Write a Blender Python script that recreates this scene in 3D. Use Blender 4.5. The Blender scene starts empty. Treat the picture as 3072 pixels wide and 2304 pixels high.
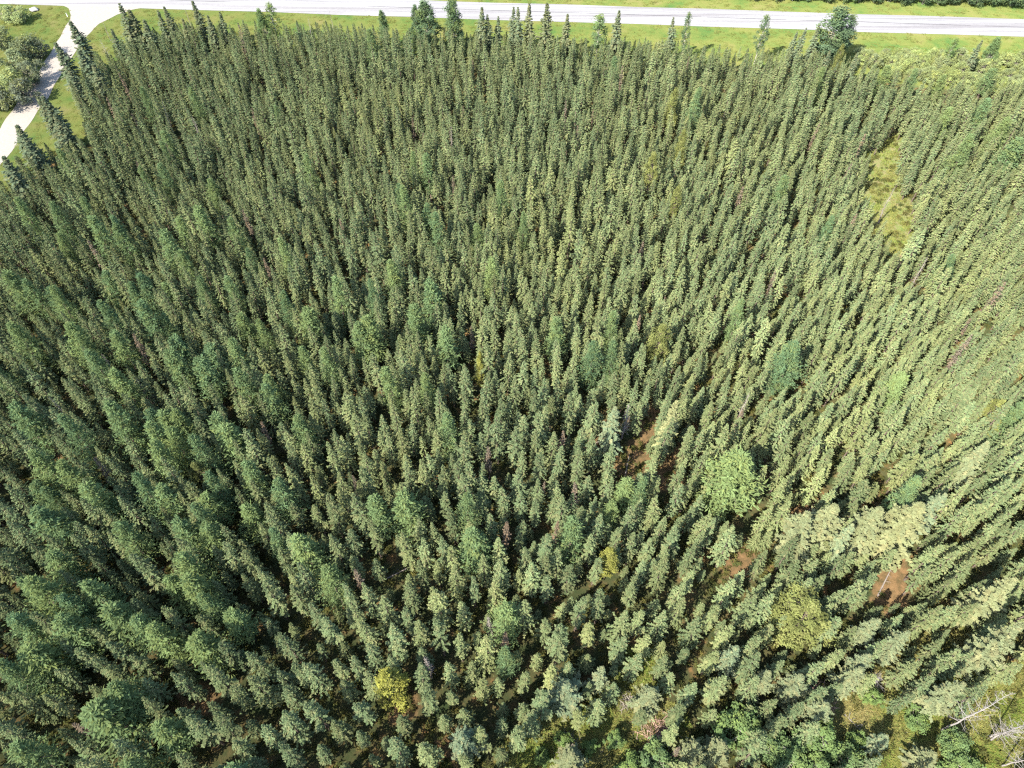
import bpy, math, random
import numpy as np
from mathutils import Vector

# ------------------------------------------------------------------ camera, sky, sun, exposure
scene = bpy.context.scene
col = scene.collection
CAM_H, PITCH, LENS = 90.0, math.radians(51.7), 25.2
cam_data = bpy.data.cameras.new('camera')
cam = bpy.data.objects.new('camera', cam_data)
col.objects.link(cam)
cam.location = (0, 0, CAM_H)
cam.rotation_euler = (math.pi / 2 - PITCH, 0, 0)
cam_data.lens = LENS
cam_data.sensor_width = 36.0
cam_data.clip_start, cam_data.clip_end = 0.5, 6000.0
scene.camera = cam

SUN_EL = math.radians(42.0)
SHADOW_AZ = math.radians(46.0)          # shadows fall this far clockwise from +Y
world = bpy.data.worlds.new('World')
scene.world = world
world.use_nodes = True
wn = world.node_tree.nodes
sky = wn.new('ShaderNodeTexSky')
sky.sky_type = 'NISHITA'
sky.sun_disc = False
sky.sun_elevation = SUN_EL
sky.sun_rotation = SHADOW_AZ + math.pi
bg = wn['Background']
bg.inputs['Strength'].default_value = 0.14
world.node_tree.links.new(sky.outputs['Color'], bg.inputs['Color'])

sun_data = bpy.data.lights.new('sun', 'SUN')
sun_data.energy = 4.5
sun_data.angle = math.radians(0.5)
sun_data.color = (1.0, 0.94, 0.84)
sun = bpy.data.objects.new('sun', sun_data)
col.objects.link(sun)
sdir = Vector((math.sin(SHADOW_AZ) * math.cos(SUN_EL), math.cos(SHADOW_AZ) * math.cos(SUN_EL), -math.sin(SUN_EL)))
sun.rotation_euler = sdir.to_track_quat('-Z', 'Y').to_euler()
sun.location = (-60, -60, 120)

vs = scene.view_settings
vs.view_transform = 'Standard'
vs.look = 'None'
vs.exposure = 1.95
vs.gamma = 1.0
vs.use_curve_mapping = False
scene.cycles.filter_width = 1.25
scene.cycles.use_denoising = False      # needles keep their grain
scene.cycles.max_bounces = 6
scene.cycles.diffuse_bounces = 3
scene.cycles.transmission_bounces = 3
scene.cycles.transparent_max_bounces = 4

R = np.random.RandomState(7)
random.seed(7)

# ------------------------------------------------------------------ photograph measurement helpers
F_PX = LENS / 36.0 * 3072.0
SP, CP = math.sin(PITCH), math.cos(PITCH)


def at(px, py, z=0.0):
    """World point at height z that the photograph shows at pixel (px, py)."""
    r, u = px - 1536.0, 1152.0 - py
    dx, dy, dz = r, F_PX * CP + u * SP, -F_PX * SP + u * CP
    k = (z - CAM_H) / dz
    return np.array([dx * k, dy * k, z])


def pix(x, y, z):
    v = z - CAM_H
    f = y * CP - v * SP
    u = y * SP + v * CP
    return 1536.0 + F_PX * x / f, 1152.0 - F_PX * u / f


def inside(poly, x, y):
    c = False
    n = len(poly)
    j = n - 1
    for i in range(n):
        xi, yi = poly[i]
        xj, yj = poly[j]
        if (yi > y) != (yj > y) and x < (xj - xi) * (y - yi) / (yj - yi) + xi:
            c = not c
        j = i
    return c


def inside_np(poly, X, Y):
    c = np.zeros(X.shape, bool)
    n = len(poly)
    j = n - 1
    for i in range(n):
        xi, yi = poly[i][0], poly[i][1]
        xj, yj = poly[j][0], poly[j][1]
        if yi != yj:
            m = ((yi > Y) != (yj > Y)) & (X < (xj - xi) * (Y - yi) / (yj - yi) + xi)
            c ^= m
        j = i
    return c


def poly_dist(poly, X, Y, closed=True):
    d = np.full(X.shape, 1e9)
    n = len(poly)
    for i in range(n if closed else n - 1):
        a = np.array(poly[i][:2], float)
        b = np.array(poly[(i + 1) % n][:2], float)
        ab = b - a
        L = max(ab @ ab, 1e-9)
        t = np.clip(((X - a[0]) * ab[0] + (Y - a[1]) * ab[1]) / L, 0, 1)
        d = np.minimum(d, np.hypot(X - a[0] - t * ab[0], Y - a[1] - t * ab[1]))
    return d


# ------------------------------------------------------------------ materials
def new_mat(name):
    m = bpy.data.materials.new(name)
    m.use_nodes = True
    nt = m.node_tree
    for n in list(nt.nodes):
        nt.nodes.remove(n)
    out = nt.nodes.new('ShaderNodeOutputMaterial')
    return m, nt, out


def foliage(name, c0, c1, transl=0.22, noise_scale=3.0, noise_amt=0.25, warm=None):
    """Two-tone leaf: c0..c1 picked per tree ('tint'), 'tone' scales per tree, 'vary' per branch."""
    m, nt, out = new_mat(name)
    N, Lk = nt.nodes, nt.links
    a = N.new('ShaderNodeAttribute'); a.attribute_type = 'INSTANCER'; a.attribute_name = 'tint'
    t = N.new('ShaderNodeAttribute'); t.attribute_type = 'INSTANCER'; t.attribute_name = 'tone'
    v = N.new('ShaderNodeAttribute'); v.attribute_type = 'GEOMETRY'; v.attribute_name = 'vary'
    mx = N.new('ShaderNodeMix'); mx.data_type = 'RGBA'
    mx.inputs['A'].default_value = (*c0, 1); mx.inputs['B'].default_value = (*c1, 1)
    Lk.new(a.outputs['Fac'], mx.inputs['Factor'])
    mw = N.new('ShaderNodeMix'); mw.data_type = 'RGBA'
    w = warm or (c1[0] * 1.25, c1[1] * 1.02, c1[2] * 0.8)
    mw.inputs['B'].default_value = (*w, 1)
    Lk.new(mx.outputs['Result'], mw.inputs['A'])
    vm = N.new('ShaderNodeMath'); vm.operation = 'MULTIPLY'; vm.inputs[1].default_value = 0.55
    Lk.new(v.outputs['Fac'], vm.inputs[0])
    Lk.new(vm.outputs[0], mw.inputs['Factor'])
    # value: tone * (1 - amt + 2*amt*vary2)
    v2 = N.new('ShaderNodeAttribute'); v2.attribute_type = 'GEOMETRY'; v2.attribute_name = 'vary2'
    mr = N.new('ShaderNodeMapRange')
    mr.inputs['To Min'].default_value = 1 - noise_amt; mr.inputs['To Max'].default_value = 1 + noise_amt
    Lk.new(v2.outputs['Fac'], mr.inputs['Value'])
    mm = N.new('ShaderNodeMath'); mm.operation = 'MULTIPLY'
    Lk.new(mr.outputs['Result'], mm.inputs[0]); Lk.new(t.outputs['Fac'], mm.inputs[1])
    sc_ = N.new('ShaderNodeVectorMath'); sc_.operation = 'SCALE'
    Lk.new(mw.outputs['Result'], sc_.inputs[0]); Lk.new(mm.outputs[0], sc_.inputs['Scale'])
    d = N.new('ShaderNodeBsdfDiffuse'); d.inputs['Roughness'].default_value = 0.9
    tr = N.new('ShaderNodeBsdfTranslucent')
    Lk.new(sc_.outputs[0], d.inputs['Color']); Lk.new(sc_.outputs[0], tr.inputs['Color'])
    ms = N.new('ShaderNodeMixShader'); ms.inputs['Fac'].default_value = transl
    Lk.new(d.outputs[0], ms.inputs[1]); Lk.new(tr.outputs[0], ms.inputs[2])
    Lk.new(ms.outputs[0], out.inputs['Surface'])
    return m


def noisy(name, stops, scale, detail=6, rough=0.9, bump=0.0, bump_scale=None, coord='Object'):
    m, nt, out = new_mat(name)
    N, Lk = nt.nodes, nt.links
    tc = N.new('ShaderNodeTexCoord')
    nz = N.new('ShaderNodeTexNoise'); nz.inputs['Scale'].default_value = scale; nz.inputs['Detail'].default_value = detail
    nz.inputs['Roughness'].default_value = 0.65
    Lk.new(tc.outputs[coord], nz.inputs['Vector'])
    rp = N.new('ShaderNodeValToRGB')
    els = rp.color_ramp.elements
    while len(els) < len(stops):
        els.new(0.5)
    for e, (p, c) in zip(els, stops):
        e.position = p; e.color = (*c, 1)
    Lk.new(nz.outputs['Fac'], rp.inputs['Fac'])
    b = N.new('ShaderNodeBsdfPrincipled'); b.inputs['Roughness'].default_value = rough
    b.inputs['Specular IOR Level'].default_value = 0.15
    Lk.new(rp.outputs['Color'], b.inputs['Base Color'])
    if bump:
        nb = N.new('ShaderNodeTexNoise'); nb.inputs['Scale'].default_value = bump_scale or scale * 4; nb.inputs['Detail'].default_value = 5
        Lk.new(tc.outputs[coord], nb.inputs['Vector'])
        bp = N.new('ShaderNodeBump'); bp.inputs['Strength'].default_value = 1.0; bp.inputs['Distance'].default_value = bump
        Lk.new(nb.outputs['Fac'], bp.inputs['Height'])
        Lk.new(bp.outputs['Normal'], b.inputs['Normal'])
    Lk.new(b.outputs[0], out.inputs['Surface'])
    return m


M = {}
M['spruce'] = foliage('spruce_needles', (0.098, 0.148, 0.077), (0.186, 0.206, 0.078), 0.26, noise_amt=0.32, warm=(0.235, 0.218, 0.104))
M['white_spruce'] = foliage('white_spruce_needles', (0.110, 0.155, 0.094), (0.205, 0.208, 0.092), 0.24, noise_amt=0.28, warm=(0.25, 0.225, 0.11))
M['larch'] = foliage('larch_needles', (0.096, 0.158, 0.078), (0.150, 0.200, 0.076), 0.36, noise_amt=0.26)
M['pine'] = foliage('pine_needles', (0.112, 0.130, 0.046), (0.225, 0.220, 0.040), 0.22, noise_amt=0.42, warm=(0.19, 0.19, 0.07))
M['leaf'] = foliage('broad_leaf', (0.082, 0.128, 0.072), (0.120, 0.180, 0.058), 0.32, noise_amt=0.32)
M['willow'] = foliage('willow_leaf', (0.120, 0.140, 0.098), (0.180, 0.220, 0.078), 0.30, noise_amt=0.32)
M['dead_needle'] = foliage('dead_needles', (0.110, 0.100, 0.078), (0.150, 0.116, 0.080), 0.1, noise_amt=0.35)
M['tuft'] = foliage('grass_blades', (0.090, 0.140, 0.026), (0.165, 0.150, 0.062), 0.34, noise_amt=0.25)
M['heath'] = foliage('heath_leaf', (0.038, 0.058, 0.022), (0.085, 0.085, 0.028), 0.2, noise_amt=0.35)
M['bark'] = noisy('spruce_bark', [(0.3, (0.060, 0.045, 0.035)), (0.7, (0.16, 0.125, 0.10))], 3.0, bump=0.02)
M['pale_bark'] = noisy('poplar_bark', [(0.3, (0.16, 0.15, 0.11)), (0.7, (0.34, 0.32, 0.26))], 2.0, bump=0.01)
M['dead_wood'] = noisy('weathered_wood', [(0.25, (0.14, 0.125, 0.115)), (0.7, (0.27, 0.25, 0.23))], 1.5, bump=0.01)
M['grey_wood'] = noisy('grey_dead_wood', [(0.25, (0.12, 0.10, 0.085)), (0.7, (0.27, 0.235, 0.20))], 1.5, bump=0.01)
M['stone'] = noisy('stone', [(0.3, (0.18, 0.17, 0.16)), (0.7, (0.33, 0.32, 0.30))], 2.5, bump=0.03)
M['white_paint'] = noisy('white_paint', [(0.3, (0.70, 0.70, 0.68)), (0.7, (0.82, 0.82, 0.80))], 4.0)


# ------------------------------------------------------------------ mesh helpers (everything is stacks of quads)
def norm(a):
    return a / np.maximum(np.linalg.norm(a, axis=-1, keepdims=True), 1e-9)


def kites(P, D, Nn, L, W):
    D = norm(D)
    S = norm(np.cross(D, Nn))
    L = np.asarray(L)[:, None]; W = np.asarray(W)[:, None]
    mid = P + D * L * 0.55
    return np.stack([P, mid + S * W * 0.5, P + D * L, mid - S * W * 0.5], 1)


def tube(pts, rad, sides=5):
    pts = np.asarray(pts, float); rad = np.asarray(rad, float)
    t = norm(np.gradient(pts, axis=0))
    ref = np.array([0.0, 0.0, 1.0]) if abs(t[0, 2]) < 0.8 else np.array([1.0, 0.0, 0.0])
    u = norm(np.cross(t, ref)); v = np.cross(t, u)
    an = np.linspace(0, 2 * np.pi, sides, endpoint=False)
    ring = pts[:, None] + rad[:, None, None] * (np.cos(an)[None, :, None] * u[:, None] + np.sin(an)[None, :, None] * v[:, None])
    nx = np.roll(ring, -1, axis=1)
    return np.stack([ring[:-1], nx[:-1], nx[1:], ring[1:]], 2).reshape(-1, 4, 3)


def quad_mesh(name, q, mat, vary=None, vary2=None):
    q = np.asarray(q)
    n = len(q)
    me = bpy.data.meshes.new(name)
    me.vertices.add(n * 4)
    me.vertices.foreach_set('co', q.reshape(-1).astype(np.float32))
    me.loops.add(n * 4)
    me.loops.foreach_set('vertex_index', np.arange(n * 4, dtype=np.int32))
    me.polygons.add(n)
    me.polygons.foreach_set('loop_start', np.arange(0, n * 4, 4, dtype=np.int32))
    me.polygons.foreach_set('loop_total', np.full(n, 4, dtype=np.int32))
    for nm, arr in (('vary', vary), ('vary2', vary2)):
        if arr is not None:
            at_ = me.attributes.new(nm, 'FLOAT', 'FACE')
            at_.data.foreach_set('value', np.asarray(arr, np.float32))
    me.update(calc_edges=True)
    me.materials.append(mat)
    return me


def sheet_mesh(name, verts, faces, mat):
    me = bpy.data.meshes.new(name)
    me.from_pydata([tuple(v) for v in verts], [], [tuple(f) for f in faces])
    me.update()
    me.materials.append(mat)
    return me


# ------------------------------------------------------------------ tree generators -> (crown mesh, trunk mesh), base at origin
def make_spruce(seed, H, Rm, base, per_m, mat, droop=0.25, club=0.0, leafL=0.36, leafW=0.20, gap=0.0, clumps=(0.42, 0.70, 0.96), k=4, thin_top=0.8, spread=0.85):
    r = np.random.RandomState(seed)
    z0 = H * base
    nb = int((H - z0) * per_m)
    nper = 8
    nw = max(6, nb // nper)
    nb = nw * nper
    wi = np.repeat(np.arange(nw), nper)
    tw = ((np.arange(nw) + r.uniform(.25, .75, nw)) / nw) ** .92
    t = np.clip(tw[wi] + r.normal(0, .10 / nw, nb), 0, .995)
    az = np.arange(nb) * (2 * np.pi / nper) + wi * 1.1 + r.normal(0, 0.28, nb)
    prof = np.minimum(1.0, 0.55 + 2.2 * t) * np.clip(1 - t, 0, 1) ** thin_top * r.uniform(.80, 1.12, nw)[wi]
    prof = prof + club * np.exp(-((t - 0.86) / 0.07) ** 2)
    # bulges and gaps along the stem
    ph = r.rand(3) * 6.28
    prof *= 1 + 0.16 * np.sin(t * 21 + ph[0]) + 0.12 * np.sin(t * 47 + ph[1]) + 0.18 * np.sin(az * 1.0 + t * 9 + ph[2])
    Lb = Rm * prof * r.uniform(0.72, 1.15, nb) + 0.10
    keep = r.rand(nb) > gap
    t, az, Lb, wi = t[keep], az[keep], Lb[keep], wi[keep]
    nb = len(t)
    el = np.radians(-22 + 62 * t ** 1.5) - droop * (1 - t) + r.normal(0, 0.12, nb)
    out = np.stack([np.cos(az), np.sin(az), np.zeros(nb)], 1)
    d = out * np.cos(el)[:, None] + np.array([0, 0, 1.0]) * np.sin(el)[:, None]
    bend = np.array([math.sin(seed) * 0.15, math.cos(seed * 1.7) * 0.15, 0])
    root = np.stack([bend[0] * t ** 2, bend[1] * t ** 2, z0 + (H - z0) * t * 0.985], 1)
    bv = r.rand(nb); bv2 = np.clip(.6 * r.rand(nb) + .4 * r.rand(nw)[wi], 0, 1)
    Q, V, V2 = [], [], []
    for s in clumps:
        for j in range(k):
            P = root + d * (Lb * s * r.uniform(0.85, 1.08, nb))[:, None]
            P[:, 2] += 0.10 * Lb * s * s + r.normal(0, 0.03, nb)
            a2 = az + (j - (k - 1) / 2) * spread + r.normal(0, 0.3, nb)
            o2 = np.stack([np.cos(a2), np.sin(a2), np.zeros(nb)], 1)
            e2 = el * 0.5 + 0.18 + r.normal(0, 0.28, nb)
            D = o2 * np.cos(e2)[:, None] + np.array([0, 0, 1.0]) * np.sin(e2)[:, None]
            Nn = norm(np.array([0, 0, 1.0]) * 0.95 + out * 0.70 + r.normal(0, 0.26, (nb, 3)))
            ll = leafL * r.uniform(0.65, 1.2, nb) * np.clip(0.55 + 0.6 * Lb / Rm, 0.5, 1.1)
            ww = leafW * r.uniform(0.7, 1.2, nb) * np.clip(0.55 + 0.6 * Lb / Rm, 0.5, 1.1)
            Q.append(kites(P - D * ll[:, None] * 0.35, D, Nn, ll, ww))
            V.append(np.clip(bv ** 2.5 + r.normal(0, 0.08, nb), 0, 1)); V2.append(np.clip(bv2 + r.normal(0, 0.15, nb), 0, 1))
    # leader
    nl = 14
    za = r.rand(nl)
    a3 = r.rand(nl) * 6.28
    D = np.stack([np.cos(a3) * (.75 - .6 * za), np.sin(a3) * (.75 - .6 * za), np.ones(nl)], 1)
    P = np.stack([np.full(nl, bend[0]), np.full(nl, bend[1]), H - 0.85 + 0.75 * za], 1)
    Q.append(kites(P, D, np.stack([np.cos(a3), np.sin(a3), np.full(nl, -0.3)], 1), 0.30 - .10 * za, np.full(nl, 0.10)))
    V.append(r.rand(nl) * 0.4); V2.append(r.rand(nl))
    crown = quad_mesh('crown', np.concatenate(Q), mat, np.concatenate(V), np.concatenate(V2))
    # trunk with dead stubs below the crown
    zt = np.linspace(-0.15, H * 0.97, 7)
    tt = np.clip((zt - z0) / (H - z0), 0, 1)
    r0 = 0.011 * H + 0.02
    T = [tube(np.stack([bend[0] * tt ** 2, bend[1] * tt ** 2, zt], 1), r0 * (1 - 0.93 * zt / H).clip(0.05), 6)]
    for i in range(16):
        zz = r.uniform(0.08, 0.55) * H; aa = r.rand() * 6.28; ll = r.uniform(0.25, 0.8)
        T.append(tube([[0, 0, zz], [math.cos(aa) * ll * .6, math.sin(aa) * ll * .6, zz - 0.05], [math.cos(aa) * ll, math.sin(aa) * ll, zz - 0.18]], [0.018, 0.012, 0.005], 3))
    trunk = quad_mesh('trunk', np.concatenate(T), M['bark'])
    return crown, trunk


def make_larch(seed, H, Rm, base, nb, mat):
    r = np.random.RandomState(seed)
    z0 = H * base
    t = (np.arange(nb) + r.rand(nb)) / nb
    az = np.arange(nb) * 2.39996 + r.normal(0, 0.5, nb)
    prof = np.minimum(1.0, 0.5 + 2.0 * t) * (1 - t) ** 0.75
    ph = r.rand(3) * 6.28
    prof *= 1 + 0.25 * np.sin(t * 13 + ph[0]) + 0.25 * np.sin(az + t * 7 + ph[2])
    Lb = Rm * prof * r.uniform(0.55, 1.2, nb) + 0.15
    el = np.radians(-6 + 45 * t) + r.normal(0, 0.15, nb)
    out = np.stack([np.cos(az), np.sin(az), np.zeros(nb)], 1)
    d = out * np.cos(el)[:, None] + np.array([0, 0, 1.0]) * np.sin(el)[:, None]
    root = np.stack([np.zeros(nb), np.zeros(nb), z0 + (H - z0) * t], 1)
    bv, bv2 = r.rand(nb), r.rand(nb)
    Q, V, V2 = [], [], []
    ks = 15
    for j in range(ks):
        s = 0.2 + 0.8 * (j + r.rand(nb)) / ks
        P = root + d * (Lb * s)[:, None] + r.normal(0, 0.09, (nb, 3))
        P[:, 2] += 0.22 * Lb * (s - 0.5) ** 2 - 0.05 * Lb
        D = d * 0.6 + r.normal(0, 0.75, (nb, 3)) + np.array([0, 0, 0.15])
        Nn = norm(np.array([0, 0, 1.0]) * 0.6 + out * 0.5 + r.normal(0, 0.55, (nb, 3)))
        ll = r.uniform(0.20, 0.36, nb); ww = r.uniform(0.07, 0.12, nb)
        Q.append(kites(P, D, Nn, ll, ww))
        V.append(np.clip(bv ** 3, 0, 1)); V2.append(np.clip(bv2 + r.normal(0, 0.2, nb), 0, 1))
    crown = quad_mesh('crown', np.concatenate(Q), mat, np.concatenate(V), np.concatenate(V2))
    zt = np.linspace(-0.15, H * 0.98, 6)
    T = [tube(np.stack([0 * zt, 0 * zt, zt], 1), (0.012 * H + 0.02) * (1 - 0.93 * zt / H).clip(0.05), 6)]
    for i in range(0, nb, 6):
        T.append(tube([root[i], root[i] + d[i] * Lb[i] * 0.8], [0.022, 0.006], 3))
    trunk = quad_mesh('trunk', np.concatenate(T), M['bark'])
    return crown, trunk


def make_clump_tree(seed, H, Rm, base, nc, cr, nleaf, leafL, leafW, mat, bark, stems=1, point=0.0, flat=1.0, top_r=0.5):
    """Broad-leaved tree, pine or shrub: limbs carrying leaf clumps spread through the crown."""
    r = np.random.RandomState(seed)
    z0 = H * base
    zc, hh = (z0 + H) / 2, (H - z0) / 2
    Q, V, V2, T = [], [], [], []
    roots = [np.array([0.0, 0.0])] if stems == 1 else [r.normal(0, 0.18 * Rm, 2) for _ in range(stems)]
    for s_ in roots:
        top = np.array([s_[0] * 1.8, s_[1] * 1.8, z0 + (H - z0) * (0.85 if stems == 1 else r.uniform(.45, .8))])
        zs = np.linspace(0, 1, 6)
        pts = np.array([s_[0], s_[1], -0.15]) * (1 - zs)[:, None] + top * zs[:, None]
        pts[1:-1, :2] += r.normal(0, 0.05 * Rm, (4, 2))
        T.append(tube(pts, (0.011 * H + 0.015) * (1 - 0.85 * zs), 6))
    ph = r.rand(4) * 6.28
    for i in range(nc):
        u = (i + r.rand()) / nc
        zz = -1 + 2 * u
        rr = math.sqrt(max(0.02, 1 - abs(zz) ** (2.2))) * (1 - point * max(0.0, u)) * (0.25 + 0.75 * math.sqrt(r.rand()))
        if u > .88: rr *= top_r
        a = i * 2.39996 + r.normal(0, 0.5)
        rr *= 1 + .22 * math.sin(2 * a + ph[0] + 3 * u) + .18 * math.sin(3 * a + ph[1]) + .16 * math.sin(9 * u + ph[2])
        c = np.array([math.cos(a) * rr * (Rm - cr * .6), math.sin(a) * rr * (Rm - cr * .6), zc + zz * (hh - cr * .5)])
        q = cr * r.uniform(0.65, 1.3)
        n = int(nleaf * r.uniform(0.7, 1.2))
        dv = norm(r.normal(0, 1, (n, 3)) + np.array([0, 0, 0.45]))
        P = c + dv * np.array([1, 1, flat]) * (q * r.uniform(0.45, 1.08, n))[:, None]
        Nn = norm(dv * 0.8 + np.array([0, 0, 0.5]) + r.normal(0, 0.4, (n, 3)))
        D = np.cross(Nn, r.normal(0, 1, (n, 3)))
        Q.append(kites(P, D, Nn, leafL * r.uniform(0.7, 1.3, n), leafW * r.uniform(0.7, 1.3, n)))
        cv = r.rand()
        V.append(np.clip(np.full(n, cv ** 3) + r.normal(0, 0.08, n), 0, 1)); V2.append(np.clip(r.rand() + r.normal(0, 0.2, n), 0, 1))
        s_ = roots[i % len(roots)]
        st = np.array([s_[0] * 1.3, s_[1] * 1.3, max(0.15 * H, min(c[2] - 0.3 * rr * Rm, H * 0.8))])
        mid = (st + c) / 2 + np.array([0, 0, -0.06 * Rm])
        T.append(tube([st, mid, c], [0.006 * H + .01, 0.004 * H + .006, 0.006], 3))
    crown = quad_mesh('crown', np.concatenate(Q), mat, np.concatenate(V), np.concatenate(V2))
    trunk = quad_mesh('trunk', np.concatenate(T), bark)
    return crown, trunk


def make_bare(seed, H, nb, Rm, mat, up=0.7, twigs=3, r0=None):
    """Dead standing tree without needles: bole and branch parts."""
    r = np.random.RandomState(seed)
    zt = np.linspace(-0.2, H, 9)
    wob = np.cumsum(r.normal(0, 0.05, (9, 2)), axis=0); wob[0] = 0
    pts = np.concatenate([wob, zt[:, None]], 1)
    r0 = r0 or 0.013 * H + 0.02
    trunk = quad_mesh('trunk', tube(pts, r0 * (1 - 0.9 * np.clip(zt / H, 0, 1)), 7), mat)
    B = []
    for i in range(nb):
        t = 0.25 + 0.74 * (i + r.rand()) / nb
        p0 = np.array([np.interp(t * H, zt, pts[:, 0]), np.interp(t * H, zt, pts[:, 1]), t * H])
        a = i * 2.39996 + r.normal(0, .4)
        L = Rm * (1.15 - t) * r.uniform(0.5, 1.2) + 0.12
        o = np.array([math.cos(a), math.sin(a), 0.0])
        e = up * r.uniform(0.5, 1.2)
        p1 = p0 + L * 0.5 * (o + np.array([0, 0, e * 0.5])); p2 = p1 + L * 0.5 * (o * 0.8 + np.array([0, 0, e]))
        rb = 0.018 * (1.2 - t) + 0.008
        B.append(tube([p0, p1, p2], [rb, rb * .6, 0.006], 4))
        for j in range(twigs):
            q0 = p0 + (p2 - p0) * r.uniform(.35, .95)
            dd = o + r.normal(0, .7, 3) + np.array([0, 0, e])
            B.append(tube([q0, q0 + norm(dd) * L * r.uniform(.2, .42)], [0.009, 0.003], 3))
    br = quad_mesh('branches', np.concatenate(B), mat)
    return br, trunk


FINE = dict(leafL=.31, leafW=.155, k=5, spread=.62)
SP_ = [dict(H=10, Rm=1.38, base=.16, per_m=20, thin_top=.95), dict(H=10, Rm=1.20, base=.20, per_m=21, club=.06, thin_top=.9),
       dict(H=10, Rm=1.50, base=.14, per_m=20, droop=.35, thin_top=1.0), dict(H=10, Rm=1.06, base=.24, per_m=21, club=.14, thin_top=.75),
       dict(H=10, Rm=1.34, base=.18, per_m=19, gap=.12, thin_top=.95), dict(H=10, Rm=1.60, base=.12, per_m=20, thin_top=.95),
       dict(H=10, Rm=1.14, base=.28, per_m=19, club=.06, gap=.15, thin_top=.9), dict(H=10, Rm=1.36, base=.2, per_m=20, club=.08, thin_top=.78)]
for p_ in SP_: p_.update(FINE)
PROTO = {}
PROTO['black_spruce'] = [make_spruce(100 + i, mat=M['spruce'], **p) for i, p in enumerate(SP_)]
WS_ = [dict(H=12, Rm=2.0, base=.10, per_m=26, droop=.3, clumps=(.3, .5, .7, .88, 1.0), k=5, leafL=.42, leafW=.20),
       dict(H=12, Rm=1.7, base=.12, per_m=24, droop=.4, clumps=(.3, .5, .7, .88, 1.0), k=5, leafL=.42, leafW=.20, gap=.08),
       dict(H=12, Rm=1.35, base=.12, per_m=24, droop=.35, clumps=(.4, .65, .85, 1.0), k=5, leafL=.40, leafW=.19, thin_top=.9),
       dict(H=12, Rm=1.1, base=.12, per_m=20, droop=.35, clumps=(.4, .7, 1.0), k=5, leafL=.38, leafW=.19, gap=.15, thin_top=1.0)]
PROTO['white_spruce'] = [make_spruce(200 + i, mat=M['white_spruce'], **p) for i, p in enumerate(WS_)]
PROTO['larch'] = [make_larch(300, 11, 1.6, .14, 250, M['larch']), make_larch(301, 11, 1.35, .16, 230, M['larch']),
                  make_larch(302, 11, 1.9, .12, 300, M['larch']), make_larch(303, 11, 1.15, .2, 190, M['larch'])]
PROTO['pine'] = [make_clump_tree(400, 10, 2.0, .18, 74, .46, 70, .24, .11, M['pine'], M['bark'], point=.70),
                 make_clump_tree(401, 10, 2.3, .15, 92, .44, 66, .24, .11, M['pine'], M['bark'], point=.50)]
PROTO['poplar'] = [make_clump_tree(500, 12, 2.0, .18, 75, .62, 85, .24, .17, M['leaf'], M['pale_bark'], point=.35),
                   make_clump_tree(501, 12, 2.2, .15, 80, .66, 80, .24, .17, M['leaf'], M['pale_bark'], point=.45),
                   make_clump_tree(502, 12, 1.7, .25, 42, .55, 60, .22, .15, M['leaf'], M['pale_bark'], point=.3)]
PROTO['shrub'] = [make_clump_tree(600, 3, 1.8, .08, 42, .48, 70, .20, .13, M['willow'], M['grey_wood'], stems=5),
                  make_clump_tree(601, 3, 2.0, .06, 50, .45, 70, .20, .13, M['willow'], M['grey_wood'], stems=6),
                  make_clump_tree(602, 3, 1.6, .10, 34, .50, 60, .22, .14, M['willow'], M['grey_wood'], stems=5)]
PROTO['leafy_shrub'] = [make_clump_tree(650, 4, 2.2, .06, 55, .50, 75, .25, .18, M['leaf'], M['pale_bark'], stems=4),
                        make_clump_tree(651, 4, 2.0, .06, 46, .52, 75, .25, .18, M['leaf'], M['pale_bark'], stems=4)]
PROTO['dead_birch'] = [make_bare(700, 9, 46, 2.0, M['dead_wood'], up=.75, twigs=4, r0=.095), make_bare(701, 9, 34, 1.7, M['dead_wood'], up=.6, twigs=4, r0=.085)]
PROTO['dead_spruce'] = [make_bare(720, 9, 90, .75, M['grey_wood'], up=-.25, twigs=3), make_bare(721, 9, 80, .65, M['grey_wood'], up=-.3, twigs=3)]
PROTO['brown_spruce'] = [make_spruce(800, 9, .72, .25, 20, M['dead_needle'], gap=.2, clumps=(.5, .9), k=3, leafL=.30, leafW=.13),
                         make_spruce(801, 9, .62, .3, 18, M['dead_needle'], gap=.25, clumps=(.5, .9), k=3, leafL=.30, leafW=.13)]
PROTO_H = dict(black_spruce=10, white_spruce=12, larch=11, pine=10, poplar=12, shrub=3, leafy_shrub=4, dead_birch=9, dead_spruce=9, brown_spruce=9)
PROTO_R = dict(black_spruce=[p['Rm'] for p in SP_], white_spruce=[p['Rm'] for p in WS_], larch=[1.6, 1.35, 1.9, 1.15], pine=[2.0, 2.3], poplar=[2.0, 2.2, 1.7],
               shrub=[1.8, 2.0, 1.6], leafy_shrub=[2.2, 2.0], dead_birch=[2, 1.7], dead_spruce=[.75, .65], brown_spruce=[.72, .62])
CROWN_NAME = dict(dead_birch='branches', dead_spruce='branches')

PROTO_OBJ = {}     # (kind, variant) -> (crown object, trunk object) of the first tree built with it


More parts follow.
